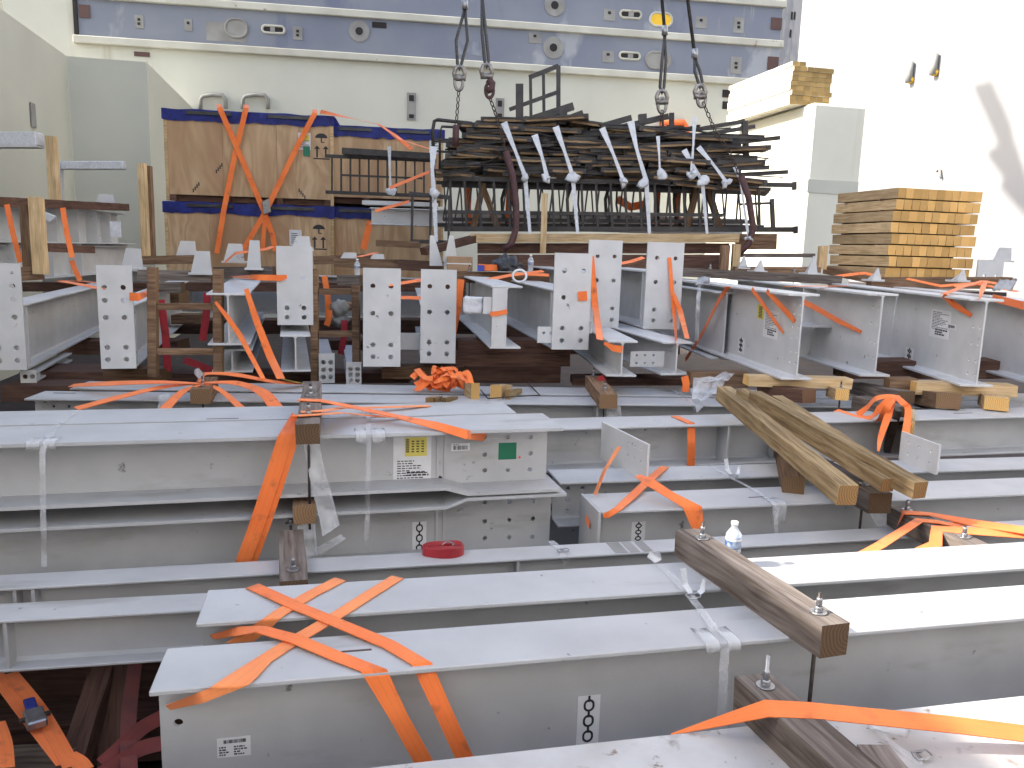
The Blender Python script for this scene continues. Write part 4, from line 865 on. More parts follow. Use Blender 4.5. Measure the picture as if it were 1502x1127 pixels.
# ================================================================== TIMBER AROUND THE END-ON BEAMS
def tb(x0, y0, x1, y1, Y0, Y1, w_, h_, m, label, name='timber', **k):
    """timber whose top-face ends are seen at two pixels, at distances Y0 / Y1"""
    return timber(Y(x0, y0, Y0), Y(x1, y1, Y1), w_, h_, m, label, name, **k)
def post(x, ytop, ybot, Yd, w_, m, label, d_=None, name='timber_post', rz=0, group=None):
    a, c = Y(x, ytop, Yd), Y(x, ybot, Yd); d_ = d_ or w_
    p, q = V((a.x, a.y, c.z)), a
    o = timber(p, q, w_, d_, m, label, name, group=group); return o
# H frames
def hframe(label, xl, xr, yt, yb, rails, Yd, wpx, m='mid', ytr=None):
    a = Y(xl, yb, Yd); r = thing('trestle', label, 'timber frame', (a.x, a.y, a.z))
    def part(x, y0, y1, ww, nm, x2=None):
        p, q = Y(x, y0, Yd)-r.location, Y(x2 if x2 else x, y1, Yd)-r.location
        return MB().bar(p, q, ww, ww*.9, .004).build(nm, m, r)
    part(xl, yb, yt, wpx, 'post', xl-1); part(xr, yb-4, ytr or yt+3, wpx, 'post', xr-1)
    for yy in rails:
        p, q = Y(xl+6, yy, Yd)-r.location, Y(xr-6, yy, Yd)-r.location
        p.y += .01; q.y += .01; MB().bar(p, q, .045, .05, .003).build('rail', m, r)
hframe('brown timber H-frame standing between the left drilled plate and the unplated beam', 225, 321, 392, 553, (450, 516), 6.15, .068)
hframe('brown timber H-frame in the dark gap right of the short drilled plate', 462, 523, 394, 560, (428, 490), 6.7, .062, 'mid', 418)
post(45, 289, 402, 7.6, .10, 'pine', 'tall pine post in front of the pale stack at the far left'); post(31, 302, 392, 7.9, .09, 'mid', 'brown post just behind the tall pine post at the far left')
post(69, 200, 296, 11.0, .11, 'pine', 'pine post rising above the far left stack'); post(203, 240, 385, 9.6, .08, 'pine', 'pale post, left one of the pair before the side bulkhead'); post(213, 244, 385, 9.7, .07, 'mid', 'brown post, right one of the pair before the side bulkhead')
tb(0, 289, 178, 299, 8.3, 11.8, .22, .10, 'redw', 'dark timber lying along the top of the pale stiffened beam')
tb(60, 357, 128, 361, 7.9, 9.2, .16, .08, 'redw', 'dark packing timber between the two pale beams at the far left')
tb(-10, 395, 60, 391, 7.4, 7.7, .12, .12, 'mid', 'brown timber under the far left stack behind the leftmost plate')
# cross timbers on the end-on beams
tb(660, 398, 806, 401, 8.3, 8.3, .12, .11, 'mid', 'brown cross timber behind the drilled plates, orange straps lying over it', bolts=[.2])
tb(1000, 393, 1232, 405, 8.4, 8.5, .13, .09, 'old', 'weathered cross timber on the deep beams below the timber stack', bolts=[.3, 1.2])
tb(205, 396, 312, 398, 8.2, 8.2, .12, .10, 'old', 'weathered cross timber left of the H-frame post'); tb(232, 414, 268, 414, 7.6, 7.6, .1, .1, 'old', 'short weathered block below the cross timber at the left')
tb(316, 392, 402, 391, 8.6, 8.6, .13, .10, 'old', 'weathered cross timber behind the short drilled plate'); tb(205, 376, 300, 374, 9.5, 9.3, .16, .1, 'mid', 'brown timber beneath the pale gusset plates at the left')
tb(492, 379, 586, 381, 9.0, 9.0, .2, .10, 'mid', 'pale brown timber above the left tall end plate'); tb(553, 352, 616, 355, 10.2, 10.2, .2, .08, 'mid', 'timber on the packing under the left end of the railing bundle')
tb(497, 404, 530, 404, 8.2, 8.2, .2, .1, 'old', 'grey block where a small bottle stands'); tb(462, 376, 560, 372, 9.8, 9.8, .2, .1, 'mid', 'timber behind the upright gusset pair')
tb(586, 381, 650, 384, 8.8, 8.8, .2, .11, 'redw', 'dark timber left of the cardboard box')
# pine between K2 and the stack, bearers below
def face(x0, y0, x1, y1, Yd, dep, m, label, name='timber'):
    a, c = Y(x0, y0, Yd), Y(x1, y0, Yd); e = Y(x0, y1, Yd); h_ = a.z-e.z
    n = V((0, dep/2, 0)); return timber(a+n, c+n, dep, h_, m, label, name)
face(1013, 547, 1098, 569, 6.1, .14, 'mid', 'brown bearer under the partly hidden deep beam')
def bear(x0, x1, yb, B, back, m, label):
    p = B.M @ V((back, 0, -.002)); a, c = hit(x0, yb, (0, p.y, 0), (0, -1, 0)), hit(x1, yb, (0, p.y, 0), (0, -1, 0)); a.z = c.z = p.z; h_ = p.z-hit((x0+x1)/2, yb, (0, p.y, 0), (0, -1, 0)).z
    return timber(a+V((0, .07, 0)), c+V((0, .07, 0)), .14, h_, m, label)
bear(1097, 1250, 569, K13, .14, 'pine', 'fresh pine bearer under the labelled deep beam'); bear(1343, 1492, 581, K15, .14, 'pine', 'fresh pine bearer under the beam with the tall paper label')
tb(1392, 577, 1352, 572, 5.45, 6.1, .16, .11, 'mid', 'brown block below the right pine bearer, left one'); tb(1463, 583, 1452, 576, 5.45, 6.0, .15, .09, 'pine', 'pine block below the right pine bearer, right one')
tb(1187, 571, 1120, 563, 5.55, 6.0, .12, .10, 'redw', 'dark timber with a pointed end below the pine bearer'); tb(1330, 574, 1258, 561, 5.6, 6.4, .12, .09, 'old', 'weathered timber sloping between the right bearers'); face(1307, 556, 1346, 577, 5.9, .12, 'mid', 'brown block end left of the right pine bearer'); tb(1236, 571, 1222, 566, 5.5, 5.9, .09, .08, 'pine', 'short pine prop below the shelf plate beam')
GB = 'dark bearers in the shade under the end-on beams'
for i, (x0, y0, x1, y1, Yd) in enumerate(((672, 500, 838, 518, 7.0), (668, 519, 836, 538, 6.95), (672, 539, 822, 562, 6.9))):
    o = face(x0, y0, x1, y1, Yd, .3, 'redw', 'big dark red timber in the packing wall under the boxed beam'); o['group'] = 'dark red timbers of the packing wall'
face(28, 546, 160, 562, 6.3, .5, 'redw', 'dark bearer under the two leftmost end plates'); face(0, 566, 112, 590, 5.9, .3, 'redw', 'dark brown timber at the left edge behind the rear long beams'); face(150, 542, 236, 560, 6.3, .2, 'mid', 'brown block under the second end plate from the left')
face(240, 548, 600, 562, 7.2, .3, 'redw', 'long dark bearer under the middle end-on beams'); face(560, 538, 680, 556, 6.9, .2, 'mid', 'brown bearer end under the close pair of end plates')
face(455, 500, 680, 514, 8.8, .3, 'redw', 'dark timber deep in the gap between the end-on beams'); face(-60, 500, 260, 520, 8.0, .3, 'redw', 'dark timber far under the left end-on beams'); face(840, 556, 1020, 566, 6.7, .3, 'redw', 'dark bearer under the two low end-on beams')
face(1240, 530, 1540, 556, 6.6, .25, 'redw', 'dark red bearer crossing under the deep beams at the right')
K17 = kplate('small drilled plate low in the dark gap, left one', 468, 518, 491, 562, 6.6, 440, .8, (.28, .75), (.2, .45, .7), L=1.5, gus=0); K18 = kplate('small drilled plate low in the dark gap, right one', 508, 531, 530, 565, 6.5, 480, .8, (.28, .75), (.2, .45, .7), L=1.5, gus=0)
K19 = kplate('small drilled stub hanging below the far left end plate', 31, 543, 53, 562, 6.0, 397, .8, (.3, .75), (.5,), L=1.2, gus=0)
# ---- pale gusset plates standing up among the timbers
GG = 'pale triangular gusset plates sticking up behind the drilled plates'
def gus(x0, y0, x1, y1, Yd, lab, sl=.25, rz=.2, th=.02, dep=.16):
    tip = 'tip' in lab
    a, c = Y(x0, y1, Yd), Y(x1, y0, Yd); w_, h_ = c.x-a.x, c.z-a.z
    r = thing('gusset_bracket', lab, 'bracket', a, rz, GG)
    b = MB().poly([(0, 0, 0), (w_, 0, 0), (w_*(.60 if tip else 1-sl*.3), 0, h_), (w_*(.48 if tip else sl), 0, h_)], (0, th, 0)); bmesh.ops.recalc_face_normals(b.b, faces=b.b.faces); b.build('face_plate', 'steel_pale', r)
    MB().box((-.02, -.03, -.02), (w_+.02, dep, -.0)).build('base_plate', 'steel_pale', r)
    b = MB().poly([(w_*.5, th, 0), (w_*.5, dep, 0), (w_*.5, th, h_*.8)], (.012, 0, 0)); bmesh.ops.recalc_face_normals(b.b, faces=b.b.faces); b.build('rib', 'steel_pale', r)
for a in ((258, 354, 286, 375, 9.4, 'pale gusset plate before the lower crate, leftmost of the row'), (178, 365, 206, 392, 8.6, 'pale gusset plate beside the pair of posts'), (280, 369, 308, 400, 8.1, 'pale gusset plate above the left H-frame'), (328, 358, 356, 383, 9.3, 'pale gusset plate under the crossed crate straps'), (362, 353, 381, 393, 8.4, 'narrow gusset plate left of the short drilled plate'), (428, 347, 455, 364, 7.6, 'pale gusset plate peeping over the short drilled plate'), (498, 371, 524, 381, 9.3, 'small white plate above the bottle block'), (542, 373, 564, 381, 9.4, 'small white plate by the orange strap tail'), (138, 285, 166, 305, 12, 'pale gusset plate on the far left stack top'),
          (1084, 376, 1099, 392, 9.5, 'small pale gusset tip, left of three below the bundle'), (1108, 382, 1124, 397, 9.3, 'small pale gusset tip, middle of three below the bundle'), (1185, 376, 1203, 400, 8.9, 'pale gusset tip left of the timber stack'), (1280, 394, 1296, 410, 8.4, 'small gusset tip in front of the timber stack'), (1405, 396, 1422, 411, 8.4, 'small gusset tip at the right foot of the timber stack'), (1458, 364, 1490, 382, 11, 'pale gusset plate far right against the white wall')): gus(*a)
for x0, x1, lean, lab in ((630, 641, -.22, 'tall tapered gusset fin, left of the leaning pair'), (650, 663, .2, 'tall tapered gusset fin, right of the leaning pair')):
    a, c = Y(x0, 390, 8.5), Y(x1+8, 346, 8.5); w_, h_ = c.x-a.x, c.z-a.z
    b = MB().poly([(0, 0, 0), (w_, .1, 0), (w_*(.5+lean), .05, h_), (w_*(.2+lean), .02, h_)], (-.0, .03, 0)); bmesh.ops.recalc_face_normals(b.b, faces=b.b.faces); tag(b.build('gusset_fin', 'steel_pale', None, a), lab, 'bracket', GG)
a, c = Y(1430, 413, 9.3), Y(1472, 382, 9.3); r = thing('drilled_plate', 'upright drilled plate at the right foot of the timber stack', 'bracket', a)
b = MB().plate((0, 0, 0), (1, 0, 0), ZU, (0, -1, 0), c.x-a.x, c.z-a.z, .02, [((c.x-a.x)*.3, (c.z-a.z)*.28), ((c.x-a.x)*.75, (c.z-a.z)*.28)], .016); bmesh.ops.recalc_face_normals(b.b, faces=b.b.faces); b.build('face_plate', 'steel_pale', r); MB().box((0, .002, -.02), (c.x-a.x, .3, 0)).build('base_plate', 'steel_pale', r)
# ================================================================== STACKS OF SLEEPERS
def stack(o, nx, nl, L, w_, h_, gap, label, group, skip=lambda i, l: False, lean=0, slat=True, wm='pine'):
    proto = None
    for l in range(nl):
        sh = V((rnd.uniform(-.02, .02)+lean*l, 0, 0)); shN = rnd.uniform(-.03, .03)
        for i in range(nx):
            if skip(i, l): continue
            p = o+D13*(i+.5)*(w_+.002)+sh+N13*(shN+rnd.uniform(-.006, .006)); p.z = o.z+l*(h_+gap)+h_
            if proto is None:
                proto = timber(p, p+N13*L, w_, h_, wm, label, 'sleeper', group=group, cat='sleeper'); q = proto
            else:
                q = proto.copy(); C.objects.link(q); q.location = p
                if l % 2 == 0 or rnd.random() < .5:          # turn some end for end
                    q.location = p+N13*L; q.rotation_quaternion = (Matrix.Rotation(pi, 4, 'Z') @ proto.rotation_quaternion.to_matrix().to_4x4()).to_quaternion()
        if slat and l < nl-1:
            for f in (.2, .8):
                a = o+N13*L*f+D13*.02; a.z = o.z+l*(h_+gap)+h_+gap; s_ = timber(a, a+D13*(nx*w_-.06), .05, gap-.0005, 'redw', 'thin dark slat between layers of the sleeper stack', 'slat', group='slats between the sleeper layers')
o = Y(1297, 407, 9.0)
stack(o, 11, 8, 1.08, .098, .108, .016, 'pale pine sleeper with orange end in the neat stack at the right', 'pine sleepers of the neat stack at the right', lean=.004)
face(1279, 407, 1486, 424, 8.75, .14, 'mid', 'long bearer under the front of the sleeper stack'); tb(1215, 391, 1300, 408, 9.9, 9.0, .14, .09, 'mid', 'bearer under the left side of the sleeper stack'); post(1202, 361, 395, 9.6, .09, 'pine', 'short pale post left of the sleeper stack')
o = hit(1159, 150, c1, -N13, -.4); o.z = zp
stack(o, 6, 9, 3.2, .18, .105, .006, 'sunlit sleeper in the far stack on the deck house roof', 'sunlit sleepers on the deck house roof', skip=lambda i, l: (l == 8 and i > 1) or (l == 7 and i > 2 and i < 3), slat=False, wm='pine_lit')
# ================================================================== CRATES
def crate(label, x0, y0, x1, y1, Yd, dep, posts=3, rz=.12, marksets=(), labels=(), skid=True, wav=1, h_=None):
    a = Y(x0, y1, Yd); c = Y(x1, y1, Yd); t = Y(x0, y0, Yd); w_ = (c.x-a.x)/cos(rz)*1.02; h_ = h_ or t.z-a.z
    r = thing('plywood_crate', label, 'crate', a, rz)
    n = posts; st = w_/n
    for k in range(n): MB().box((k*st+.002, 0, .10), ((k+1)*st-.002, .02, h_-.02)).build('plywood_panel', 'ply', r)
    MB().box((0, .02, .10), (w_, dep, h_-.02)).build('crate_body', 'ply', r)
    for x in (.0, w_*.33, w_*.66, w_-.1): MB().box((x, .0, 0), (x+.1, .119, .098)).build('skid', 'redw', r)
    MB().box((.02, .12, .001), (w_-.02, dep-.02, .0985)).build('skid_gap_shade', 'redw', r)  # dark box added between the skids, standing in for the shade there
    MB().box((w_+.001, -.01, 0), (w_+.05, .06, h_-.05), .004).build('corner_batten', 'pine', r); MB().box((-.05, -.01, 0), (-.001, .06, h_-.05), .004).build('corner_batten', 'pine', r)
    b = MB(); N_ = 40; pr_ = None                    # tarpaulin: top sheet with a ragged front fall
    for i in range(N_+1):
        x = -.07+(w_+.14)*i/N_; fall = .17+.05*noise.noise((x*1.7+wav*5, wav, 0))+.02*noise.noise((x*9, wav, 3)); bul = .03+.02*noise.noise((x*4, 0, wav))
        zt_ = h_+.0+.02*noise.noise((x*3, wav, 7))
        row = [b.b.verts.new(q) for q in ((x, dep, zt_), (x, .3, zt_+.02), (x, -.02-bul*.1, zt_+.01), (x, -.018-bul*.25, zt_-fall*.55), (x, -.015-bul*.3, zt_-fall))]
        if pr_:
            for k in range(4): b.b.faces.new((pr_[k], pr_[k+1], row[k+1], row[k]))
        pr_ = row
    bmesh.ops.solidify(b.b, geom=b.b.faces[:], thickness=.006)
    o = b.build('tarpaulin', 'tarp', r)
    b = MB()
    for q in range(2): xx = w_*(.12+.5*q); b.box((xx, -.075, h_-.055), (xx+w_*.28, -.066, h_-.01))
    for f in range(2):
        xx = w_*(.12+.5*f); MB().box((xx, -.055, h_-.075), (xx+w_*.28, -.045, h_-.02), .003).build('black_edge_strip', 'bag', o)
    b.b.free()
    for (u, v, s) in marksets:                       # umbrella and up arrows
        b = MB(); X_, Z_ = u*w_, v*h_; pts = [(X_+cos(pi*k/10)*s, -.001, Z_+sin(pi*k/10)*s*.75) for k in range(11)]
        b.poly(pts, (0, -.002, 0)); b.box((X_-.01, -.003, Z_-s*.7), (X_+.01, -.001, Z_)); b.box((X_, -.003, Z_-s*.75), (X_+.05, -.001, Z_-s*.6))
        for dx in (-.07, .07):
            b.box((X_+dx-.014, -.003, Z_-s*3.1), (X_+dx+.014, -.001, Z_-s*1.7)); b.poly([(X_+dx-.05, -.001, Z_-s*1.75), (X_+dx+.05, -.001, Z_-s*1.75), (X_+dx, -.001, Z_-s*1.2)], (0, -.002, 0))
        b.box((X_-.13, -.003, Z_-s*3.4), (X_+.13, -.001, Z_-s*3.2)); bmesh.ops.recalc_face_normals(b.b, faces=b.b.faces); b.build('stencil_mark', 'ink', r)
    for (u, v, ww, hh, gr) in labels:
        X_, Z_ = u*w_, v*h_; o = MB().box((X_, -.004, Z_), (X_+ww, -.001, Z_+hh)).build('paper_label', 'white', r)
        b = MB()
        for k in range(6): b.box((X_+.03, -.006, Z_+hh*(.15+.12*k)), (X_+ww*rnd.uniform(.5, .9), -.0045, Z_+hh*(.19+.12*k)))
        b.build('print', 'ink', o)
        if gr: MB().box((X_+ww*.4, -.012, Z_-.1), (X_+ww*.95, -.006, Z_+.06)).build('green_sticker', 'green', r)
        if gr == 2: MB().box((X_+ww*.35, -.006, Z_+hh*.55), (X_+ww*.9, -.0045, Z_+hh*.9)).build('yellow_label', 'yellow', o)
    return r
cr1 = crate('upper plywood crate with blue tarpaulin edge, umbrella mark and crossed orange straps', 249, 160, 474, 294, 13.3, 1.6, 3, .12, [(.945, .76, .10)], [(.80, .62, .2, .27, 2)], wav=1)
cr2 = crate('lower plywood crate with blue tarpaulin, under the crossed orange straps', 250, 296, 475, 418, 13.3, 1.6, 4, .12, [(.925, .73, .10)], [(.74, .52, .2, .26, 1)], wav=2)
cr3 = crate('upper plywood crate behind the black railing, right of the strapped crates', 478, 184, 640, 297, 13.75, 1.6, 2, .12, [], [(.90, .70, .25, .3, 0)], wav=3)
cr4 = crate('lower plywood crate at the back, partly behind the railing bundle', 478, 304, 640, 420, 13.75, 1.6, 2, .12, wav=4)
for q in (cr1, cr3):
    b = MB(); 
for x, y, w2 in ((322, 250, .12), (292, 278, .2), (447, 278, .2)):
    q = hit(x, y, cr1.location, V((sin(.12), -cos(.12), 0)), 0); q = Matrix.LocRotScale(cr1.location, cr1.rotation_euler, None).inverted() @ q
    b = MB()
    for k in range(4): b.box((q.x-w2/2+.03*k, -.003, q.z-.05+.035*k*(1 if x != 447 else -1)), (q.x-w2/2+.03*k+.02, -.001, q.z-.05+.035*k*(1 if x != 447 else -1)+.06))
    b.build('stencil_mark', 'ink', cr1)
pc = V((cr1.location)); nc = V((sin(.12), -cos(.12), 0))
def cf(x, y, off=.12): return (hit(x, y, pc, nc, off), nc)
GCR = 'orange straps crossed over the stacked crates'
strap([(cf(321, 155, -.2)[0]+ZU*.02, UPn), cf(322, 158), cf(347, 216, .10), cf(388, 312, .13), cf(400, 345, .15), cf(404, 369, .15)], .085, 'orange strap slanting down right from the left tarpaulin edge of the upper crate', group=GCR)
strap([(cf(361, 156, -.2)[0]+ZU*.02, UPn), cf(361, 159), cf(345, 225, .08), cf(328, 310, .11), cf(318, 372, .13)], .085, 'orange strap slanting down left, the left one over both crates', group=GCR)
strap([(cf(462, 163, -.2)[0]+ZU*.02, UPn), cf(462, 166), cf(436, 215, .09), cf(390, 310, .15), cf(352, 375, .16)], .085, 'orange strap slanting down left from the right end of the upper crate', group=GCR)
o = strap([cf(390, 312, .16), cf(387, 340, .16), cf(385, 368, .16)], .07, 'short orange strap hanging straight under the ratchet on the crates', group=GCR)
MB().obox(cf(387, 316, .18)[0], V((.12, 0, .05)), V((-.02, 0, .22)), nc*.05, .01).build('ratchet', 'zinc', o)
strap([cf(470, 164, .0), (Y(520, 175, 13.0), UPn), (Y(556, 183, 12.6), UPn), (Y(590, 206, 12.0), UPn), (Y(640, 222, 11.4), UPn)], .07, 'orange strap sagging from the crate top to the railing bundle')
strap([(Y(556, 182, 12.5), -Y(0, 0, 1).normalized()), (Y(580, 200, 12.3), UPn-V((0, 1, 0))), (Y(604, 219, 12.1), UPn-V((0, 1, 0)))], .07, 'short second orange strap along the right crate top')
strap([(Y(543, 325, 12.2), V((0, -1, .1))), (Y(538, 345, 12.2), V((0, -1, .1))), (Y(533, 366, 12.2), V((0, -1, .1)))], .10, 'orange strap hanging at the front of the lower back crate')
strap([(Y(525, 377, 9.2), UPn), (Y(540, 374, 9.4), UPn), (Y(552, 371, 9.6), UPn)], .08, 'orange strap tail on the timber above the left tall end plate')
strap([(Y(330, 385, 9.2), UPn-V((0, .5, 0))), (Y(345, 372, 9.2), UPn-V((0, .5, 0))), (Y(390, 366, 9.2), UPn-V((0, .5, 0))), (Y(400, 362, 9.4), UPn-V((0, .5, 0)))], .06, 'orange strap lying over the gusset plates under the crates')
# wall grab bars above the crate
for x0, x1 in ((294, 331), (356, 393)):
    P = [W(x, y, .1)-WO for x, y in ((x0, 160), (x0, 146), (x0+4, 141), ((x0+x1)/2, 139), (x1-5, 140), (x1, 146), (x1, 160))]
    MB().tube(P, .06, 8).build('grab_bar', 'pocket', wall)
# white wrapped pieces at the far left
r = thing('wrapped_bracket', 'white plastic wrapped L-shaped bracket in front of the side bulkhead', 'bracket', Y(85, 290, 13)); O = r.location
MB().bar(Y(85, 292, 13)-O, Y(85, 238, 13)-O, .13, .13, .01).build('upright_leg', 'foam', r); MB().bar(Y(91, 243, 13)-O, Y(183, 243, 13)-O, .12, .13, .015).build('wrapped_arm', 'foam', r)
r = thing('wrapped_beam', 'white wrapped beam end at the far left edge above the stack', 'steel beam', Y(0, 215, 11)); O = r.location
MB().bar(Y(-40, 205, 11)-O, Y(59, 205, 11)-O, .2, .18, .012).build('wrapping', 'foam', r); MB().bar(Y(-40, 216, 11)-O, Y(59, 216, 11)-O, .22, .02).build('flange', 'steel_pale', r)
tag(MB().poly([Y(50, 305, 8.6), Y(82, 318, 8.6), Y(72, 326, 8.6)], V((0, .01, .004))).build('loose_film', 'foam'), 'torn white film hanging on the far left stack', 'plastic film')
tag(MB().obox(Y(162, 348, 8.8), V((.11, 0, 0)), V((0, .02, 0)), V((0, 0, .17))).build('foam_wrap', 'foam'), 'white foam wrap on the end of the far left stack', 'packing foam')
for (x0, y0, x1, y1, lab) in ((10, 300, 30, 385, 'orange strap round the far left stack, nearest the frame edge'), (92, 305, 106, 378, 'thin orange strap round the far left stack'), (105, 382, 118, 412, 'orange strap drooping behind the second end plate')):
    strap([(Y(x0, y0, 8.1), V((.3, -1, 0))), (Y((x0+x1)/2-1, (y0+y1)/2, 8.0), V((.3, -1, 0))), (Y(x1, y1, 7.9), V((.3, -1, 0)))], .05, lab)
strap([(Y(90, 413, 7.0), UPn), (Y(115, 417, 6.8), UPn), (Y(148, 424, 6.5), UPn)], .09, 'bright orange strap lying flat between the two leftmost end plates')
strap([(Y(88, 412, 7.2), UPn), (Y(120, 413, 7.0), UPn), (Y(150, 416, 6.7), UPn)], .05, 'second orange strap between the two leftmost end plates')
# ================================================================== RAILING BUNDLE IN THE SLINGS
GRB = 'railings and stair parts lifted in the slings'
YB = 10.7
def bars(name, label, cat, segs, r_=0, Yd=YB, m='black', parts='rail', group=GRB, first=None):
    """thing made of round / square bars: segs = [(kind, [(x,y[,Y])...], thickness)]"""
    p0 = Y(*segs[0][1][0][:2], Yd); t = thing(name, label, cat, p0, 0, group)
    for kind, pts, th in segs:
        P = [Y(p[0], p[1], p[2] if len(p) > 2 else Yd)-p0 for p in pts]
        if len(P) == 2: b = MB().bar(P[0], P[1], th, th)
        else: b = MB().tube(P, th/2, 6)
        b.build(kind, m, t)
    return t
xs = [660+21.4*k for k in range(19)]
bars('railing_panel', 'long black balustrade panel along the front of the lifted bundle', 'railing', [('top_rail', [(650, 262), (1165, 272)], .055), ('middle_rail', [(655, 311), (1060, 316)], .045), ('bottom_rail', [(652, 336), (1168, 337)], .065), ('end_stub', [(1165, 267), (1165, 279)], .05), ('end_stub', [(1167, 332), (1167, 343)], .05)]+[('baluster', [(x, 262+(x-650)*.0195), (x+3, 336)], .03) for x in xs])
bars('railing_panel', 'black balustrade panel at the rear of the lifted bundle', 'railing', [('top_rail', [(640, 268), (1130, 278)], .05), ('bottom_rail', [(640, 330), (1120, 333)], .05)]+[('baluster', [(651+24*k, 268+.4*k), (655+24*k, 330)], .02) for k in range(20)], 0, 11.5)
bars('railing_panel', 'black railing panel standing before the back crate', 'railing', [('top_rail', [(478, 229), (640, 236)], .05), ('bottom_rail', [(478, 282), (640, 288)], .05), ('middle_rail', [(500, 257), (620, 262)], .03)]+[('baluster', [(487+13.5*k, 229+.5*k), (487+13.5*k, 283+.5*k)], .026) for k in range(12)], 0, 12.7)
tag(MB().bar(Y(503, 222, 12.5), Y(635, 230, 12.5), .16, .09).build('black_channel', 'black'), 'black steel channel lying on the railing before the back crate', 'channel', GRB)
bars('railing_panel', 'dark railing panel end hanging lower left of the bundle', 'railing', [('top_rail', [(600, 284), (660, 290)], .05), ('bottom_rail', [(602, 354), (662, 356)], .05)]+[('baluster', [(605+27*k, 285+2*k), (604+27*k, 354)], .03) for k in range(3)], 0, 10.4)
bars('cage_frame', 'black tubular cage at the left end of the bundle', 'railing', [('hoop', [(636, 250), (635, 190), (637, 178), (642, 176), (690, 181)], .05), ('hoop', [(645, 250), (645, 196), (648, 186), (700, 188)], .035), ('bar', [(637, 205), (688, 206)], .03), ('bar', [(690, 179), (690, 200)], .05), ('bar', [(640, 222), (690, 226)], .03)], 0, 10.9)
for k, (x, lab) in enumerate(((750, 'first curved black ladder hoop from the left inside the bundle'), (846, 'second curved black ladder hoop inside the bundle'), (902, 'third curved black ladder hoop inside the bundle'), (960, 'rightmost large curved ladder hoop inside the bundle'), (1003, 'far right curved ladder hoop inside the bundle'))):
    bars('ladder_hoop', lab, 'ladder hoop', [('hoop', [(x, 262), (x-9, 275), (x-14, 292), (x-13, 312), (x-6, 330), (x+4, 337)], .05), ('hoop', [(x+10, 262), (x+3, 278), (x+2, 300), (x+6, 325)], .03)], 0, 11.1)
# stacked treads
def tread():
    t = thing('stair_tread', 'brown stair tread with black steel edges stacked in the lifted bundle', 'stair tread', (0, 0, 0), 0, 'stair treads stacked in the lifted bundle')
    MB().box((0, .004, .0), (1.15, .316, .0295)).build('board', 'board', t)
    b = MB().box((-.012, -.012, .030), (1.162, .332, .055)); b.box((-.012, -.008, -.004), (.06, .328, .0298)); b.box((1.09, -.008, -.004), (1.162, .328, .0298)); b.build('edge_frame', 'black', t)
    MB().box((.5, -.01, -.004), (.53, .33, .0)).build('end_bracket', 'black', t)
    return t
proto = tread(); zb = Y(850, 262, YB).z+.03; xl = Y(668, 262, YB).x; xr2 = Y(1090, 262, YB).x; first = True
for l in range(13):
    z = zb+l*.052; x = xl+rnd.uniform(-.30, .1)+(.09*max(0, l-7)); lim = xr2+.05-(.13*max(0, l-6))
    while x < lim-.35:
        for dy in (0, .42, .85):
            if dy and rnd.random() < .35: continue
            if rnd.random() < .06: continue
            if first: c_ = proto; first = False
            else:
                c_ = proto.copy(); C.objects.link(c_)
                for ch in proto.children: d_ = ch.copy(); C.objects.link(d_); d_.parent = c_
            c_.location = (x+rnd.uniform(-.1, .1), YB-.12+dy+rnd.uniform(-.16, .08), z+(x-xl)*-.012+rnd.uniform(-.014, .014)+.05*sin((x-xl)*1.6))
            c_.rotation_euler = (rnd.uniform(-.14, .10), rnd.uniform(-.09, .07)+.01, rnd.uniform(-.28, .28)); c_.scale = (rnd.uniform(.42, .82), rnd.uniform(.8, 1.1), 1)
        x += rnd.uniform(.55, .85)
# bars sticking out of the stack
GBAR = 'loose black steel angles poking out of the bundle'
for i in range(60):
    x = rnd.uniform(640, 1075); y = rnd.uniform(188, 255); L = rnd.uniform(25, 90); yy = YB-.16+rnd.uniform(-.12, .3)
    p, q = Y(x, y, yy), Y(x+L, y+rnd.uniform(-9, 5), yy+rnd.uniform(-.2, .2)); b = MB().bar(p, q, .05, .007); b.bar(p+V((0, 0, -.025)), q+V((0, 0, -.025)), .007, .045); tag(b.build('steel_angle', 'black'), 'loose black steel angle poking out of the lifted bundle', 'steel angle', GBAR)
for i in range(70):                          # thin round rods in the jumble
    x = rnd.uniform(636, 1060); y = rnd.uniform(182, 268); L = rnd.uniform(30, 130); yy = YB-.22+rnd.uniform(-.05, .3)
    tag(MB().tube([Y(x, y, yy), Y(x+L*.5, y+rnd.uniform(-4, 4), yy), Y(x+L, y+rnd.uniform(-14, 8), yy)], rnd.uniform(.008, .014), 6).build('steel_rod', 'black'), 'thin black steel rod in the jumble of the lifted bundle', 'steel rod', 'thin black rods in the lifted bundle')
bars('railing_panel', 'black balustrade panel in the middle of the lifted bundle', 'railing', [('top_rail', [(648, 272), (1100, 283)], .05), ('bottom_rail', [(650, 322), (1105, 326)], .05)]+[('baluster', [(658+17*k, 272+.4*k), (650+17.2*k, 323)], .022) for k in range(26)], 0, 11.0)
bars('handrail', 'black handrail frame standing up at the top of the bundle', 'railing', [('post', [(762, 124), (762, 182)], .10), ('post', [(819, 97), (819, 172)], .055), ('post', [(797, 106), (798, 178)], .04), ('post', [(778, 113), (779, 182)], .04), ('top_rail', [(776, 114), (819, 97)], .05), ('middle_rail', [(747, 161), (819, 135)], .045), ('stringer', [(735, 190), (841, 156)], .09), ('stringer', [(785, 192), (855, 166)], .07), ('post', [(826, 158), (827, 200)], .10), ('post', [(838, 170), (839, 200)], .09)], 0, 10.9)
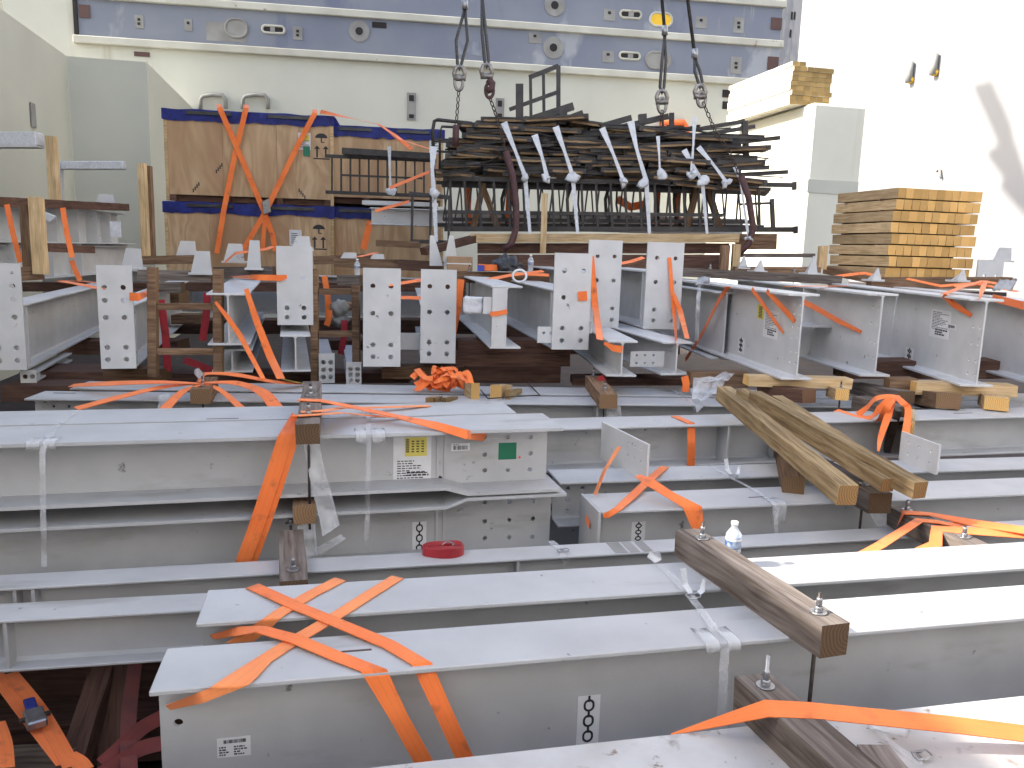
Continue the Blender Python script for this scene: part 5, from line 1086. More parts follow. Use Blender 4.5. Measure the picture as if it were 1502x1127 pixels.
bars('stair_stringer', 'black stringers lying on top of the middle of the bundle', 'stringer', [('stringer', [(880, 186), (926, 173)], .07), ('stringer', [(895, 191), (980, 171)], .07), ('post', [(942, 168), (943, 182)], .10), ('post', [(985, 166), (985, 204)], .06), ('post', [(972, 170), (972, 204)], .03)], 0, 10.9)
bars('railing_panel', 'black railing frame at the top right end of the bundle', 'railing', [('top_rail', [(1018, 191), (1092, 178)], .05), ('middle_rail', [(1018, 200), (1107, 186)], .05), ('post', [(1092, 178), (1095, 246)], .07), ('bar', [(1030, 206), (1095, 207)], .04), ('bar', [(1040, 222), (1098, 224)], .04), ('bar', [(1048, 240), (1098, 243)], .04)], 0, 10.8)
bars('railing_panel', 'small black railing end at the lower right of the bundle', 'railing', [('post', [(1132, 292), (1134, 336)], .05), ('post', [(1113, 276), (1114, 334)], .03), ('top_rail', [(1085, 300), (1134, 298)], .03)], 0, 10.7)
# timber props in the bundle
post(795, 284, 372, 10.3, .075, 'pine', 'pale pine post standing before the bundle'); GBR = 'brown timber braces inside the bundle'
for a, lab in (((705, 268, 690, 334), 'brown timber brace leaning left at the left of the bundle'), ((712, 272, 735, 334), 'brown timber brace leaning right at the left of the bundle'), ((1018, 275, 1003, 334), 'brown timber brace leaning left at the right of the bundle'), ((1042, 275, 1060, 334), 'brown timber brace leaning right at the right of the bundle')): timber(Y(a[2], a[3], 11.0), Y(a[0], a[1], 11.0), .08, .08, 'mid', lab, 'timber_brace', group=GBR)
face(690, 343, 1085, 356, 10.3, .16, 'pine', 'long pine bearer under the lifted bundle'); face(700, 357, 1070, 372, 10.4, .3, 'redw', 'dark bearer under the pine one below the bundle'); face(1085, 343, 1140, 366, 10.5, .2, 'mid', 'brown block at the right end of the bundle bearer'); tb(620, 364, 700, 344, 9.9, 10.4, .15, .09, 'redw', 'dark sloping timber at the left end of the bundle bearer')
post(1058, 360, 402, 9.9, .1, 'mid', 'thick brown post under the right end of the bundle, left one'); post(1075, 358, 402, 9.9, .09, 'pine', 'pine post under the right end of the bundle, right one')
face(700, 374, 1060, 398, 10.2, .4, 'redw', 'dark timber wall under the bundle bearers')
tb(1075, 391, 1200, 392, 9.6, 9.6, .2, .09, 'mid', 'brown timber lying between the bundle and the sleeper stack'); tb(1080, 372, 1190, 372, 10.5, 10.5, .3, .05, 'old', 'grey board lying right of the bundle'); tb(900, 384, 960, 382, 8.6, 9.5, .09, .09, 'redw', 'dark timber between the two rear drilled plates')
# pale long beam behind the bundle
a = Y(545, 330, 12.2); ibeam('pale beam lying behind the railing bundle', a, .02, 5.6, .3, .25, m='steel_pale', group=GK); tag(MB().obox(Y(531, 300, 12.1), V((1.1, .02, 0)), V((0, .3, 0)), V((0, 0, .06))).build('flat_bar', 'steel_pale'), 'pale flat bar lying left of the railing bundle', 'flat bar')
for x0, y0, x1, y1, lab in ((572, 276, 640, 248, 'orange strap slanting up to the left end of the bundle'), (550, 310, 600, 296, 'orange strap lying on the pale beam left of the bundle')): strap([(Y(x0, y0, 11.6), V((0, -.6, .8))), (Y((x0+x1)/2, (y0+y1)/2, 11.6), V((0, -.6, .8))), (Y(x1, y1, 11.5), V((0, -.6, .8)))], .08, lab)
for x, lab in ((688, 'orange strap hanging inside the left of the bundle'), (748, 'orange strap hanging in the middle left of the bundle'), (965, 'orange strap hanging in the middle right of the bundle'), (995, 'orange strap hanging behind the right brace of the bundle')): strap([(Y(x, 275, 11.7), V((0, -1, 0))), (Y(x-2, 305, 11.7), V((0, -1, 0))), (Y(x-1, 330, 11.7), V((0, -1, 0)))], .09, lab)
strap([(Y(905, 292, 11.9), V((0, -1, .3))), (Y(925, 304, 11.9), V((0, -1, .3))), (Y(945, 300, 11.9), V((0, -1, .3)))], .12, 'crumpled orange strap behind the middle balusters')
# white ties around the bundle
GWT = 'white plastic ties around the lifted bundle'
for i, (pts, wd, lab) in enumerate(((((739, 180), (756, 222), (770, 258), (778, 350)), .09, 'white tie round the bundle next to the purple sling sleeve'), (((784, 198), (795, 230), (803, 262)), .09, 'short white tie left of the pine post'), (((815, 186), (828, 222), (840, 258), (848, 350)), .09, 'white tie with a knot right of the pine post'), (((883, 188), (899, 225), (915, 267)), .085, 'short white tie in the middle of the bundle'), (((925, 178), (934, 220), (948, 266), (953, 350)), .095, 'broad white tie with hanging flap in the middle of the bundle'), (((965, 200), (967, 230), (968, 258)), .05, 'thin white tie below the third sling'), (((1003, 220), (1018, 245), (1030, 266), (1038, 352)), .08, 'white tie near the right end of the bundle'), (((1024, 216), (1045, 240), (1066, 268)), .075, 'slanting white tie near the right frame of the bundle'), (((1019, 172), (1017, 210), (1014, 255)), .06, 'upright white tie at the right of the bundle'), (((1078, 245), (1086, 266), (1098, 350)), .06, 'thin white tie at the far right end of the bundle'), (((636, 215), (634, 250), (637, 290), (640, 355)), .10, 'white wrapped tie at the far left end of the bundle'), (((571, 215), (572, 250), (573, 282)), .06, 'white tie on the railing before the back crate'))):
    yy = 10.35 if x0 else 10.4
    yy = 12.4 if i == 11 else 10.36
    mb_ = ribbon([(Y(x, y, yy-(.05 if k else 0)), V((0, -1, .1))) for k, (x, y) in enumerate(pts)], [wd*.95, wd*.42, wd*.6]+([wd*.42] if len(pts) > 3 else []), .006)
    o = tag(mb_.build('plastic_tie', 'foam'), lab, 'plastic tie', GWT)
    kx, ky = pts[2]; pq = Y(kx, ky, yy-.09); b = MB()
    bmesh.ops.create_icosphere(b.b, subdivisions=2, radius=.05, matrix=Matrix.Translation(pq))
    for v in b.b.verts: v.co += (v.co-pq)*2.2*noise.noise(v.co*17); v.co.y = pq.y+(v.co.y-pq.y)*.4
    b.build('knot', 'foam', o, smooth=True)
# slings
def chain(pts, r_, name, label, parent=None, link=.06):
    P = [V(p) for p in pts]; b = MB(); tot = 0; flip = 0
    for p, q in zip(P, P[1:]):
        d = q-p; n_ = max(1, int(d.length/link)); u = d.normalized(); s1 = u.orthogonal().normalized(); s2 = u.cross(s1)
        for k in range(n_):
            c_ = p+d*((k+.5)/n_); s_ = s1 if flip else s2; flip ^= 1; pts_ = []
            for j in range(10):
                a_ = 2*pi*j/10; pts_.append(c_+s_*cos(a_)*r_*1.7+u*(sin(a_)*link*.62))
            b.tube(pts_, r_*.55, 5, closed=True)
    return b.build(name, 'chainm', parent)
def sling(label, top, eye_top, eyeL, eyeR, bot, ringpx, chainpx, sleeve, Yd, hook=False):
    p0 = Y(*bot, Yd); t = thing('wire_sling', label, 'sling', p0, 0, 'wire slings of the crane lift'); L_ = lambda x, y, yy=Yd: Y(x, y, yy)-p0
    tx, ty = eye_top; up_ = (L_(*eye_top)-L_(*bot)); far = L_(*eye_top)+V(((tx-850)*-.0012, 0, 1)).normalized()*9
    MB().tube([L_(*eye_top), far], .022, 8).build('wire_rope', 'wire', t)
    MB().tube([L_(tx, ty-8), L_(tx, ty+6)], .04, 8).build('ferrule', 'zinc', t)
    MB().tube([L_(tx, ty+4), L_(*eyeL), L_(bot[0]-3, bot[1]-10), L_(*bot), L_(bot[0]+3, bot[1]-10), L_(*eyeR), L_(tx, ty+4)], .02, 8).build('wire_eye', 'wire', t)
    bx, by = bot
    MB().tube([L_(bx-6, by+12), L_(bx-8, by+5), L_(bx-5, by-3), L_(bx, by-6), L_(bx+5, by-3), L_(bx+8, by+5), L_(bx+6, by+12)], .028, 8).build('shackle', 'shackle', t)
    MB().tube([L_(bx-9, by+12), L_(bx+9, by+12)], .035, 8).build('shackle_pin', 'shackle', t)
    rx, ry = ringpx; MB().tube([L_(rx+cos(2*pi*k/14)*6, ry+sin(2*pi*k/14)*11) for k in range(14)], .022, 6, closed=True).build('ring', 'sleeve' if hook else 'shackle', t)
    if hook: MB().tube([L_(rx-2, ry-16), L_(rx+4, ry-10), L_(rx+3, ry-2), L_(rx-4, ry)], .045, 8).build('hook', 'sleeve', t)
    chain([L_(*c_) for c_ in chainpx], .013, 'chain', '', t, .06)
    if sleeve: MB().tube([L_(*c_) for c_ in sleeve], .042, 8).build('sleeve', 'sleeve', t)
sling('leftmost wire sling with a loop eye and chain above the railing bundle', None, (682, 8), (669, 60), (686, 60), (674, 103), (673, 122), [(673, 132), (671, 160), (669, 186)], [(669, 184), (668, 215)], 10.5)
sling('second wire sling with a red hook, its purple sleeve curving under the bundle', None, (707, -12), (707, 50), (713, 50), (714, 100), (718, 133), [(718, 142), (728, 170), (737, 205), (743, 224)], [(742, 222), (752, 258), (757, 300), (757, 335), (750, 358), (738, 366)], 10.25, True)
sling('third wire sling from the left, thin and pale with bright shackles', None, (975, 46), (971, 90), (977, 90), (971, 138), (971, 155), [(971, 162), (970, 185)], None, 10.8)
sling('rightmost wire sling, its chain and sleeve curving round the right end of the bundle', None, (1019, 80), (1019, 105), (1027, 105), (1027, 130), (1029, 146), [(1031, 150), (1050, 195), (1068, 220), (1088, 262)], [(1087, 258), (1098, 290), (1105, 335), (1098, 358), (1078, 378)], 10.3)

# ---- rear rows of beams that close the gaps between the end-on beams
GRR = 'pale beams lying crosswise at the back of the hold'
for x0, x1, zt_, yy, lab in ((-6.6, -1.2, -.42, 11.2, 'pale crosswise beam at the back, seen through the left H-frame'), (-1.0, 3.4, -.45, 10.9, 'pale crosswise beam at the back, seen between the middle end plates')):
    ibeam(lab, V((x0, yy, CZ+zt_-.55)), .03, x1-x0, .3, .55, stiff=(.8, 2.1, 3.4), group=GRR)
face(-40, 415, 690, 428, 10.6, .4, 'redw', 'long dark timber in the back row behind the left H-frame')
face(150, 470, 700, 490, 9.4, .4, 'redw', 'long dark bearer far behind the middle end-on beams'); face(700, 440, 1000, 520, 10.2, .3, 'redw', 'dark packing timber behind the large end plate')
for (x0, y0, x1, y1, yy, lab) in ((236, 428, 262, 447, 9.2, 'brown block seen through the left H-frame, upper one'), (250, 462, 292, 476, 8.9, 'brown block seen through the left H-frame, lower one'), (478, 446, 520, 456, 8.4, 'brown block seen through the right H-frame')): face(x0, y0, x1, y1, yy, .3, 'mid', lab)
# ================================================================== SMALL THINGS
# bottle
def bottle(label, p, s=1.0):
    r = thing('water_bottle', label, 'bottle', p, 0); H = .165*s; R = .0285*s
    prof = [(.6, 0), (.95, .02), (1, .06), (.94, .10), (1, .14), (.94, .18), (1, .22), (.95, .27), (.98, .30), (.98, .40), (.98, .66), (1, .69), (.93, .73), (.75, .78), (.48, .85), (.40, .88), (.40, .93)]
    MB().lathe((0, 0, 0), [(a*R, h*H) for a, h in prof], 24).build('body', 'pet', r)
    MB().lathe((0, 0, .42*H), [(R*.995, 0), (R*1.0, .004*s), (R*1.0, .24*H), (R*.995, .25*H)], 24).build('label_sleeve', 'blue_label', r)
    MB().lathe((0, 0, .42*H), [(R*1.006, .17*H), (R*1.012, .175*H), (R*1.012, .22*H), (R*1.006, .225*H)], 24).build('white_stripe', 'white', r)
    MB().lathe((0, 0, .925*H), [(R*.44, 0), (R*.46, .004*s), (R*.46, .07*H), (R*.40, .078*H)], 20).build('cap', 'cap', r); return r
bottle('small clear water bottle with blue label standing behind the foreground timber clamp', bt(B2, 1073, 829, .001))
bottle('clear water bottle on the grey block between the drilled plates', Y(524, 404, 8.2), 1.0); bottle('clear water bottle beside the black bag on the cross timber', Y(778, 399, 8.2), 1.05)
# red strap roll
def roll(label, p, m, R, w_, turns, name='strap_roll', tear=.0, ax=None, buckle=True):
    b = MB(); pr_ = None; n = turns*28; r0 = R*.25
    for i in range(n+1):
        a = 2*pi*i/28; rr = r0+(R-r0)*i/n; te = 1+tear*max(0, cos(a-pi))**3
        x, y = cos(a)*rr*te, sin(a)*rr*.80; sag = .004*sin(3*a)
        t_ = .0016; nx, ny = cos(a), sin(a)
        row = [b.b.verts.new(q) for q in ((x-nx*t_, y-ny*t_, 0), (x+nx*t_, y+ny*t_, 0), (x+nx*t_, y+ny*t_, w_+sag*(i/n)), (x-nx*t_, y-ny*t_, w_+sag*(i/n)))]
        if pr_:
            for k in range(4): b.b.faces.new((pr_[k], pr_[(k+1) % 4], row[(k+1) % 4], row[k]))
        pr_ = row
    bmesh.ops.recalc_face_normals(b.b, faces=b.b.faces)
    o = b.build(name, m, None, p, (0, 0, A13)); tag(o, label, 'strap roll')
    if buckle:
        MB().tube([(-.02, -.01, w_+.004), (.0, .005, w_+.012), (.02, .0, w_+.008), (.028, -.014, w_+.006), (.02, -.02, w_+.005)], .003, 6).build('hook', 'zinc', o)
    return o
roll('red lashing strap rolled up flat on the narrow beam by the chain sticker', bt(B3, 655, 812, .001), 'strapr', .072, .038, 9, tear=.45)
roll('orange lashing strap roll with a blue tail beside the black bag', Y(718, 397, 8.2), 'strap', .11, .06, 8, tear=.1, buckle=False)
tag(MB().box((0, 0, 0), (.07, .02, .06), .006).build('blue_tag', 'tarp', None, Y(700, 398, 8.1)), 'small blue tag end in front of the orange strap roll', 'tag')
# heap of orange webbing
hp = Z(650, 572, -1.05); mb = MB(); R_ = random.Random(4)
for k in range(16):
    a0 = R_.uniform(0, 2*pi); rr = R_.uniform(.02, .13); pts = []
    cx, cy = R_.uniform(-.13, .11), R_.uniform(-.06, .06); top = .19*(1-abs(cx)/.26)
    for j in range(6):
        a = a0+j*R_.uniform(.5, .9); z = R_.uniform(.015, 1)*top
        pts.append((hp+V((cx+cos(a)*rr*1.3, cy+sin(a)*rr*.7, max(.008, z))), V((R_.uniform(-.7, .7), R_.uniform(-1, 0), R_.uniform(.2, 1)))))
    ribbon(pts, .05, .003, 6, mb, True)
ribbon([(hp+V((-.10, -.04, .08)), V((0, -1, .4))), (hp+V((-.16, -.08, .03)), V((0, -1, .6))), (hp+V((-.19, -.12, .006)), V((0, -.2, 1)))], .05, .003, 4, mb)
tag(mb.build('strap_heap', 'strap'), 'crumpled heap of bright orange webbing on the rear long beams', 'strap')
# black bag
b = MB(); bmesh.ops.create_icosphere(b.b, subdivisions=4, radius=1)
for v in b.b.verts:
    n_ = noise.noise(v.co*2.2)*.25+noise.noise(v.co*6)*.12; v.co *= 1+n_; v.co.x *= .16; v.co.y *= .14; v.co.z = max(v.co.z*.13, -.03)+.03
tag(b.build('rubbish_bag', 'bag', None, Y(743, 398, 8.25), smooth=True), 'crumpled black plastic bag on the brown cross timber', 'bag')
# cardboard box
p = Y(655, 398, 8.3); q = Y(692, 377, 8.3); tag(MB().box((0, 0, 0), (q.x-p.x, .2, q.z-p.z), .006).build('cardboard_box', 'cardboard', None, p), 'brown cardboard box on the timber behind the close pair of end plates', 'box')
o = bpy.context.scene.objects['cardboard_box']; MB().box((0, -.003, .075), (q.x-p.x, -.0005, .085)).build('packing_tape', 'white', o)
# crossing straps over the timber at the boxed beam
GS7 = 'orange straps crossing over the brown cross timber'
for pts, lab in ((((702, 414, 7.4), (745, 405, 7.8), (797, 398, 8.2)), 'orange strap crossing up right over the boxed beam end'), (((722, 409, 7.6), (760, 402, 8.0), (805, 404, 8.0)), 'orange strap lying along the cross timber by the ring'), (((560, 420, 7.2), (600, 414, 7.4), (625, 410, 7.5)), 'orange strap between the close pair of end plates'), (((585, 437, 6.6), (600, 437, 6.6), (620, 438, 6.6)), 'orange strap joining the close pair of end plates'), (((905, 388, 8.0), (925, 384, 8.2), (944, 378, 8.4)), 'orange strap between the two rear drilled plates'), (((1215, 408, 8.6), (1240, 404, 8.6), (1268, 401, 8.7), (1292, 406, 8.6)), 'orange strap lying in front of the sleeper stack'), (((1330, 409, 8.5), (1380, 420, 8.2), (1430, 416, 8.3), (1492, 428, 7.8)), 'orange strap trailing on the long bearer under the sleeper stack'), (((1400, 421, 8.0), (1450, 414, 8.5), (1480, 420, 8.5)), 'orange strap lying at the right end of the long bearer')):
    strap([(Y(x, y, yy), UPn-V((0, .6, 0))) for x, y, yy in pts], .05, lab, group=GS7)
MB_ = MB().tube([Y(762+cos(2*pi*k/20)*10, 405+sin(2*pi*k/20)*9, 7.6) for k in range(20)], .012, 6, closed=True); tag(MB_.build('plastic_ring', 'cap'), 'white plastic ring standing by the cross timber', 'ring')
# orange bits in the gaps
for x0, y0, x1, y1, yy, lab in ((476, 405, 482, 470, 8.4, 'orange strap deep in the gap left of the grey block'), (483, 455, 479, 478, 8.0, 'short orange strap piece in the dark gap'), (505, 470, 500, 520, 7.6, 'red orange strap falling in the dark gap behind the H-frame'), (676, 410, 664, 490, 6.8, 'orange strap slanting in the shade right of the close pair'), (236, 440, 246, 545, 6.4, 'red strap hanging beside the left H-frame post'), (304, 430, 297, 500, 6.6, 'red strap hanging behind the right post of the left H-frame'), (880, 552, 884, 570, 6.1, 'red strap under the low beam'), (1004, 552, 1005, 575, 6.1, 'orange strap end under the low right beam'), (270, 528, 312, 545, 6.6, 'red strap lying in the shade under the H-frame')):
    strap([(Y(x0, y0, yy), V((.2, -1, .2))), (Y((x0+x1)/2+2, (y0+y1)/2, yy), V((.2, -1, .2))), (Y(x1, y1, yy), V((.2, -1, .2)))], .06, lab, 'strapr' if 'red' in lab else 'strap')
for x0, y0, x1, y1, lab in ((487, 440, 510, 466, 'grey bundle lying in the dark gap, upper one'), (489, 462, 511, 480, 'grey bundle lying in the dark gap, lower one')):
    p, q = Y(x0, y1, 8.3), Y(x1, y0, 8.3); b = MB(); bmesh.ops.create_icosphere(b.b, subdivisions=3, radius=1)
    for v in b.b.verts: v.co *= 1+noise.noise(v.co*2)*.3; v.co.x *= (q.x-p.x)*.55; v.co.y *= .12; v.co.z *= (q.z-p.z)*.5
    tag(b.build('grey_bundle', 'pocket', None, (p+q)/2, smooth=True), lab, 'bundle')
# ---- plastic bands and foam pads round the beams
GBD = 'clear plastic bands round the steel beams'
def pband(specs, wd, lab, m='band'): return tag(ribbon(specs, wd, .0015).build('plastic_band', m), lab, 'plastic band', GBD)
def foam(B, x0, x1, ytop, ybot, lab, back=.09):
    """foam pad folded over a flange edge"""
    p = B.Mi @ bf(B, x0, ytop, 0); q = B.Mi @ bf(B, x1, ytop, 0); z0 = (B.Mi @ bf(B, x0, ybot, 0)).z
    b = MB(); y0 = -B.w/2; n = 10; pr_ = None
    for i in range(n+1):
        x = p.x+(q.x-p.x)*i/n; w1 = .006*noise.noise((x*40, 1, lab.__len__())); w2 = .012*noise.noise((x*30, 5, 2))
        row = [b.b.verts.new(v) for v in ((x, y0+back+w2, B.h+.004), (x, y0+back*.5, B.h+.006+abs(w1)), (x, y0-.002, B.h+.007), (x, y0-.009-abs(w1), B.h-.004), (x, y0-.010-abs(w2), (B.h+z0)/2), (x, y0-.006-abs(w1)*2, z0+w2))]
        if pr_:
            for k in range(5): b.b.faces.new((pr_[k], pr_[k+1], row[k+1], row[k]))
        pr_ = row
    bmesh.ops.solidify(b.b, geom=b.b.faces[:], thickness=-.003)
    o = b.build('foam_pad', 'film', None, smooth=True); o.matrix_world = B.M.copy(); o.location = B.M.translation; o.rotation_euler = B.M.to_euler(); return tag(o, lab, 'packing film', 'clear film pads under the plastic bands')
pband([(bt(C2, 113, 603), UPn), (bt(C1, 85, 625, .006), UPn), (bt(C1, 66, 648, .008), (UPn-C1.n)), (bf(C1, 62, 665, .012), -C1.n), (bf(C1, 63, 745, .012), -C1.n), (bf(C3, 64, 780, .012), -C3.n), (bf(C3, 65, 832, .012), -C3.n)], .021, 'clear plastic band round the bolted beams near the left edge')
foam(C1, 38, 60, 651, 660, 'milky film pad on the upper bolted beam edge, left of the left band'); foam(C1, 63, 82, 651, 659, 'milky film pad on the upper bolted beam edge, right of the left band')
pband([(bt(C2, 537, 597), UPn), (bt(C1, 541, 615, .006), UPn), (bt(C1, 541, 635, .008), (UPn-C1.n)), (bf(C1, 541, 645, .012), -C1.n), (bf(C1, 539, 725, .012), -C1.n), (bf(C3, 539, 760, .012), -C3.n), (bf(C3, 537, 812, .012), -C3.n)], .021, 'clear plastic band round the bolted beams left of the paper label')
foam(C1, 521, 538, 638, 650, 'milky film pad on the bolted beam edge, left of the paper label band'); foam(C1, 545, 566, 637, 650, 'milky film pad on the bolted beam edge, nearer the paper label')
pband([(bt(B2, 958, 820), UPn), (bt(B2, 985, 845, .006), UPn), (bt(B2, 1003, 864, .006), UPn), (bt(B1, 1030, 897, .006), UPn), (bt(B1, 1058, 937, .008), (UPn-B1.n)), (bf(B1, 1063, 950, .012), -B1.n), (bf(B1, 1060, 1020, .012), -B1.n), (bf(B1, 1056, 1092, .012), -B1.n)], .028, 'clear plastic band over the two foreground beams left of the timber clamp')
foam(B1, 1033, 1056, 938, 958, 'milky film pad left of the foreground plastic band'); foam(B1, 1066, 1086, 936, 955, 'milky film pad right of the foreground plastic band')
def buckle(p, lab, tail=True):
    r = thing('band_buckle', lab, 'buckle', p, A13)
    MB().tube([(-.02, -.012, .006), (.02, -.012, .008), (.024, .0, .01), (.02, .012, .012), (-.02, .012, .010), (-.024, 0, .008)], .0028, 6, closed=True).build('wire_loop', 'zinc', r)
    MB().box((-.008, -.018, .004), (.008, .018, .009), .002).build('clasp', 'zinc', r)
    if tail:
        ribbon([(V((0, .02, .008)), UPn), (V((-.012, .045, .03)), V((0, -1, .4))), (V((-.02, .05, .085)), V((0, -1, 0)))], .022, .0015).build('band_tail', 'foam', r)
        ribbon([(V((.02, .01, .008)), UPn), (V((.04, .02, .015)), UPn), (V((.05, .03, .05)), V((-1, 0, 0)))], .02, .0015).build('band_tail', 'foam', r)
    return r
buckle(bt(B2, 1010, 868, .003)+V((.01, -.03, -.01)), 'wire buckle with curled white tails between the two foreground beams')
buckle(bt(B3, 826, 810, .002), 'wire buckle of the band on the narrow beam right of the red roll', False); buckle(bt(D2, 1075, 700, .03), 'wire buckle with white tails on the band behind the bottle')
pband([(bt(B3, 808, 794), UPn), (bt(B3, 822, 806, .005), UPn), (bt(B3, 828, 818, .006), -B3.n), (bf(B3, 832, 826, .01), -B3.n)], .03, 'clear band with a buckle on the narrow beam right of the red roll')
tag(ribbon([(bt(B2, 955, 822), UPn), (bt(B2, 962, 815, .02), UPn-B2.n), (bt(B2, 965, 808, .045), -B2.n)], [.06, .05, .01], .0015).build('film_scrap', 'foam'), 'pointed white film scrap at the rear edge of the second foreground beam', 'plastic film')
pband([(bt(D1, 1038, 682, .006), UPn), (bt(D1, 1065, 697, .006), UPn), (bt(D2, 1105, 718, .006), UPn), (bt(D2, 1136, 739, .008), UPn-D2.n), (bf(D2, 1140, 745, .012), -D2.n), (bf(D2, 1138, 765, .012), -D2.n), (bf(D2, 1139, 788, .012), -D2.n)], .021, 'clear plastic band over the capped beam behind the bottle')
foam(D2, 1131, 1153, 741, 768, 'milky film hanging on the edge of the capped beam behind the bottle')
pband([(bt(E1, 976, 566, .006), UPn), (bt(E2, 1005, 582, .006), UPn), (bt(E2, 1018, 594, .008), -E2.n), (bf(E2, 1020, 600, .01), -E2.n)], .03, 'clear plastic band on the rear long beams by the film sheet')
def sheet(corners, label, wob=.03, n=8, m='film', name='film_sheet'):
    """crumpled film between four world corners"""
    a, b_, c, d = [V(q) for q in corners]; b = MB(); G = []; nrm = (b_-a).cross(d-a).normalized(); sc = (b_-a).length
    for i in range(n+1):
        row = []
        for j in range(n+1):
            u, v = i/n, j/n; p = (a*(1-u)+b_*u)*(1-v)+(d*(1-u)+c*u)*v
            row.append(b.b.verts.new(p+nrm*wob*(noise.noise(p*9)+.6*noise.noise(p*25))))
        G.append(row)
    for i in range(n):
        for j in range(n): b.b.faces.new((G[i][j], G[i+1][j], G[i+1][j+1], G[i][j+1]))
    bmesh.ops.solidify(b.b, geom=b.b.faces[:], thickness=.0012)
    return tag(b.build(name, m, smooth=True), label, 'plastic film', 'loose packing film on the cargo')
nC = C1.n
sheet([bf(C1, 441, 645, .02), bf(C1, 466, 645, .03), bf(C1, 498, 770, .06), bf(C1, 474, 785, .05)], 'milky film strip hanging down from the timber clamp over the bolted beams', .03)
sheet([bf(C3, 436, 770, .03), bf(C3, 462, 770, .03), bf(C3, 466, 815, .03), bf(C3, 440, 820, .03)], 'crumpled milky film beneath the timber spacer', .03); sheet([bf(C3, 460, 806, .04), bf(C3, 500, 784, .06), bf(C3, 508, 790, .07), bf(C3, 466, 816, .05)], 'thin torn film strip sticking out right of the timber spacer', .01)
sheet([Z(1014, 590, -.98), Z(1018, 553, -.86), Z(1078, 545, -.82), Z(1050, 578, -.93)], 'milky film sheet standing at the upper end of the diagonal pile', .05); sheet([Z(1012, 570, -.95), Z(1024, 572, -.95), Z(1032, 598, -1.03), Z(1022, 606, -1.05)], 'small white film flap on the band at the film sheet', .01, m='foam')
sheet([bf(D2, 1268, 728, .03), bf(D2, 1298, 733, .04), bf(D2, 1312, 768, .07), bf(D2, 1284, 772, .06)], 'milky film hanging below the clamp under the diagonal pile', .03); sheet([bf(E2, 888, 595, .02), bf(E2, 910, 596, .02), bf(E2, 912, 612, .03), bf(E2, 890, 614, .03)], 'milky film hanging under the timber clamp right of the wedges', .02)
sheet([Z(292, 557, -.93), Z(300, 550, -.9), Z(292, 540, -.86), Z(284, 548, -.9)], 'white film tuft on the strap fan timber', .03, m='foam'); sheet([bf(E2, 232, 580, .02), bf(E2, 250, 578, .03), bf(E2, 246, 598, .04), bf(E2, 230, 602, .04)], 'milky film at the edge of the rear beam left of the strap fan', .03)
sheet([Z(1270, 1068, -1.185), Z(1330, 1085, -1.18), Z(1345, 1060, -1.175), Z(1290, 1040, -1.17)], 'milky film under the bright strap on the stained beam', .02); pband([(bt(B0, 1275, 1062, .006), UPn), (bt(B0, 1310, 1092, .006), UPn), (bt(B0, 1350, 1122, .006), UPn)], .02, 'clear band on the stained beam at the bottom right'); buckle(bt(B0, 1352, 1112, .004), 'wire buckle on the stained beam at the bottom right corner', False)
sheet([Z(1500, 410, -.2) if False else Y(1455, 425, 7.6), Y(1485, 422, 7.6), Y(1492, 412, 7.7), Y(1466, 411, 7.8)], 'crumpled white film on the bearer at the right edge', .05, m='foam'); sheet([Y(1018, 418, 7.0), Y(1040, 412, 7.0), Y(1042, 404, 7.2), Y(1024, 408, 7.2)], 'white film scrap at the upper left of the deep beams', .04, m='foam')
pband([(Y(1027, 415, 6.9), UPn), (Y(1024, 440, 6.8), V((-.5, -1, 0))), (Y(1022, 500, 6.8), V((-.5, -1, 0)))], .035, 'clear band hanging left of the deep beams'); pband([(hit(1317, 428, K15.M @ V((0, K15.w/2, 0)), K15.n, .01), K15.n), (hit(1310, 470, K15.M @ V((0, K15.w/2, 0)), K15.n, .01), K15.n), (hit(1303, 522, K15.M @ V((0, K15.w/2, 0)), K15.n, .01), K15.n)], .03, 'clear band round the deep beam with the tall paper label')
r = K7; p = facep(K7, 679, 460, -.08); q = facep(K7, 709, 436, -.08); b = MB(); b.obox(p, V((q.x-p.x, 0, 0)), V((0, .08, 0)), V((0, 0, q.z-p.z)), .012); bmesh.ops.subdivide_edges(b.b, edges=b.b.edges[:], cuts=3, use_grid_fill=True)
for v in b.b.verts: v.co += V((1, -1, 1))*.008*noise.noise(v.co*30)
tag(b.build('foam_wrap', 'foam'), 'white foam wrap on the lug of the boxed beam', 'packing foam')
p = facep(K8, 860, 490, -.05); q = facep(K8, 869, 472, -.05); tag(MB().obox(p, V((q.x-p.x, 0, 0)), V((0, .06, 0)), V((0, 0, q.z-p.z)), .01).build('foam_wrap', 'foam'), 'small white foam wrap right of the large end plate', 'packing foam')
# side lug of the large plate beam
b = MB().plate((.02, K8.w/2+.12, .05), (0, -1, 0), ZU, (1, 0, 0), .16, .13, .014, [(.05, .08), (.11, .08)], .012); bmesh.ops.recalc_face_normals(b.b, faces=b.b.faces); b.build('drilled_lug', 'steel_pale', K8.o)
b = MB().box((.3, -K4.w/2-.35, .10), (.32, -K4.w/2, .24)); b.build('tie_plate', 'steel_pale', K4.o)
# thin dark cable on the rear beams
tag(MB().tube([Z(x, y, -1.05) for x, y in ((705, 572), (716, 585), (750, 582), (792, 580), (778, 566), (776, 560))], .005, 6).build('cable', 'rod'), 'thin black cable lying on the rear long beams by the wedges', 'cable')
for x, y, lab in ((312, 600, 'E'),): pass
# rods through the spacers
for B, x, y0, y1, lab in ((C1, 449, 690, 740, 'dark threaded rod in front of the bolted beams'), (B1, 1195, 955, 1032, 'dark threaded rod below the near end of the foreground clamp')):
    pass
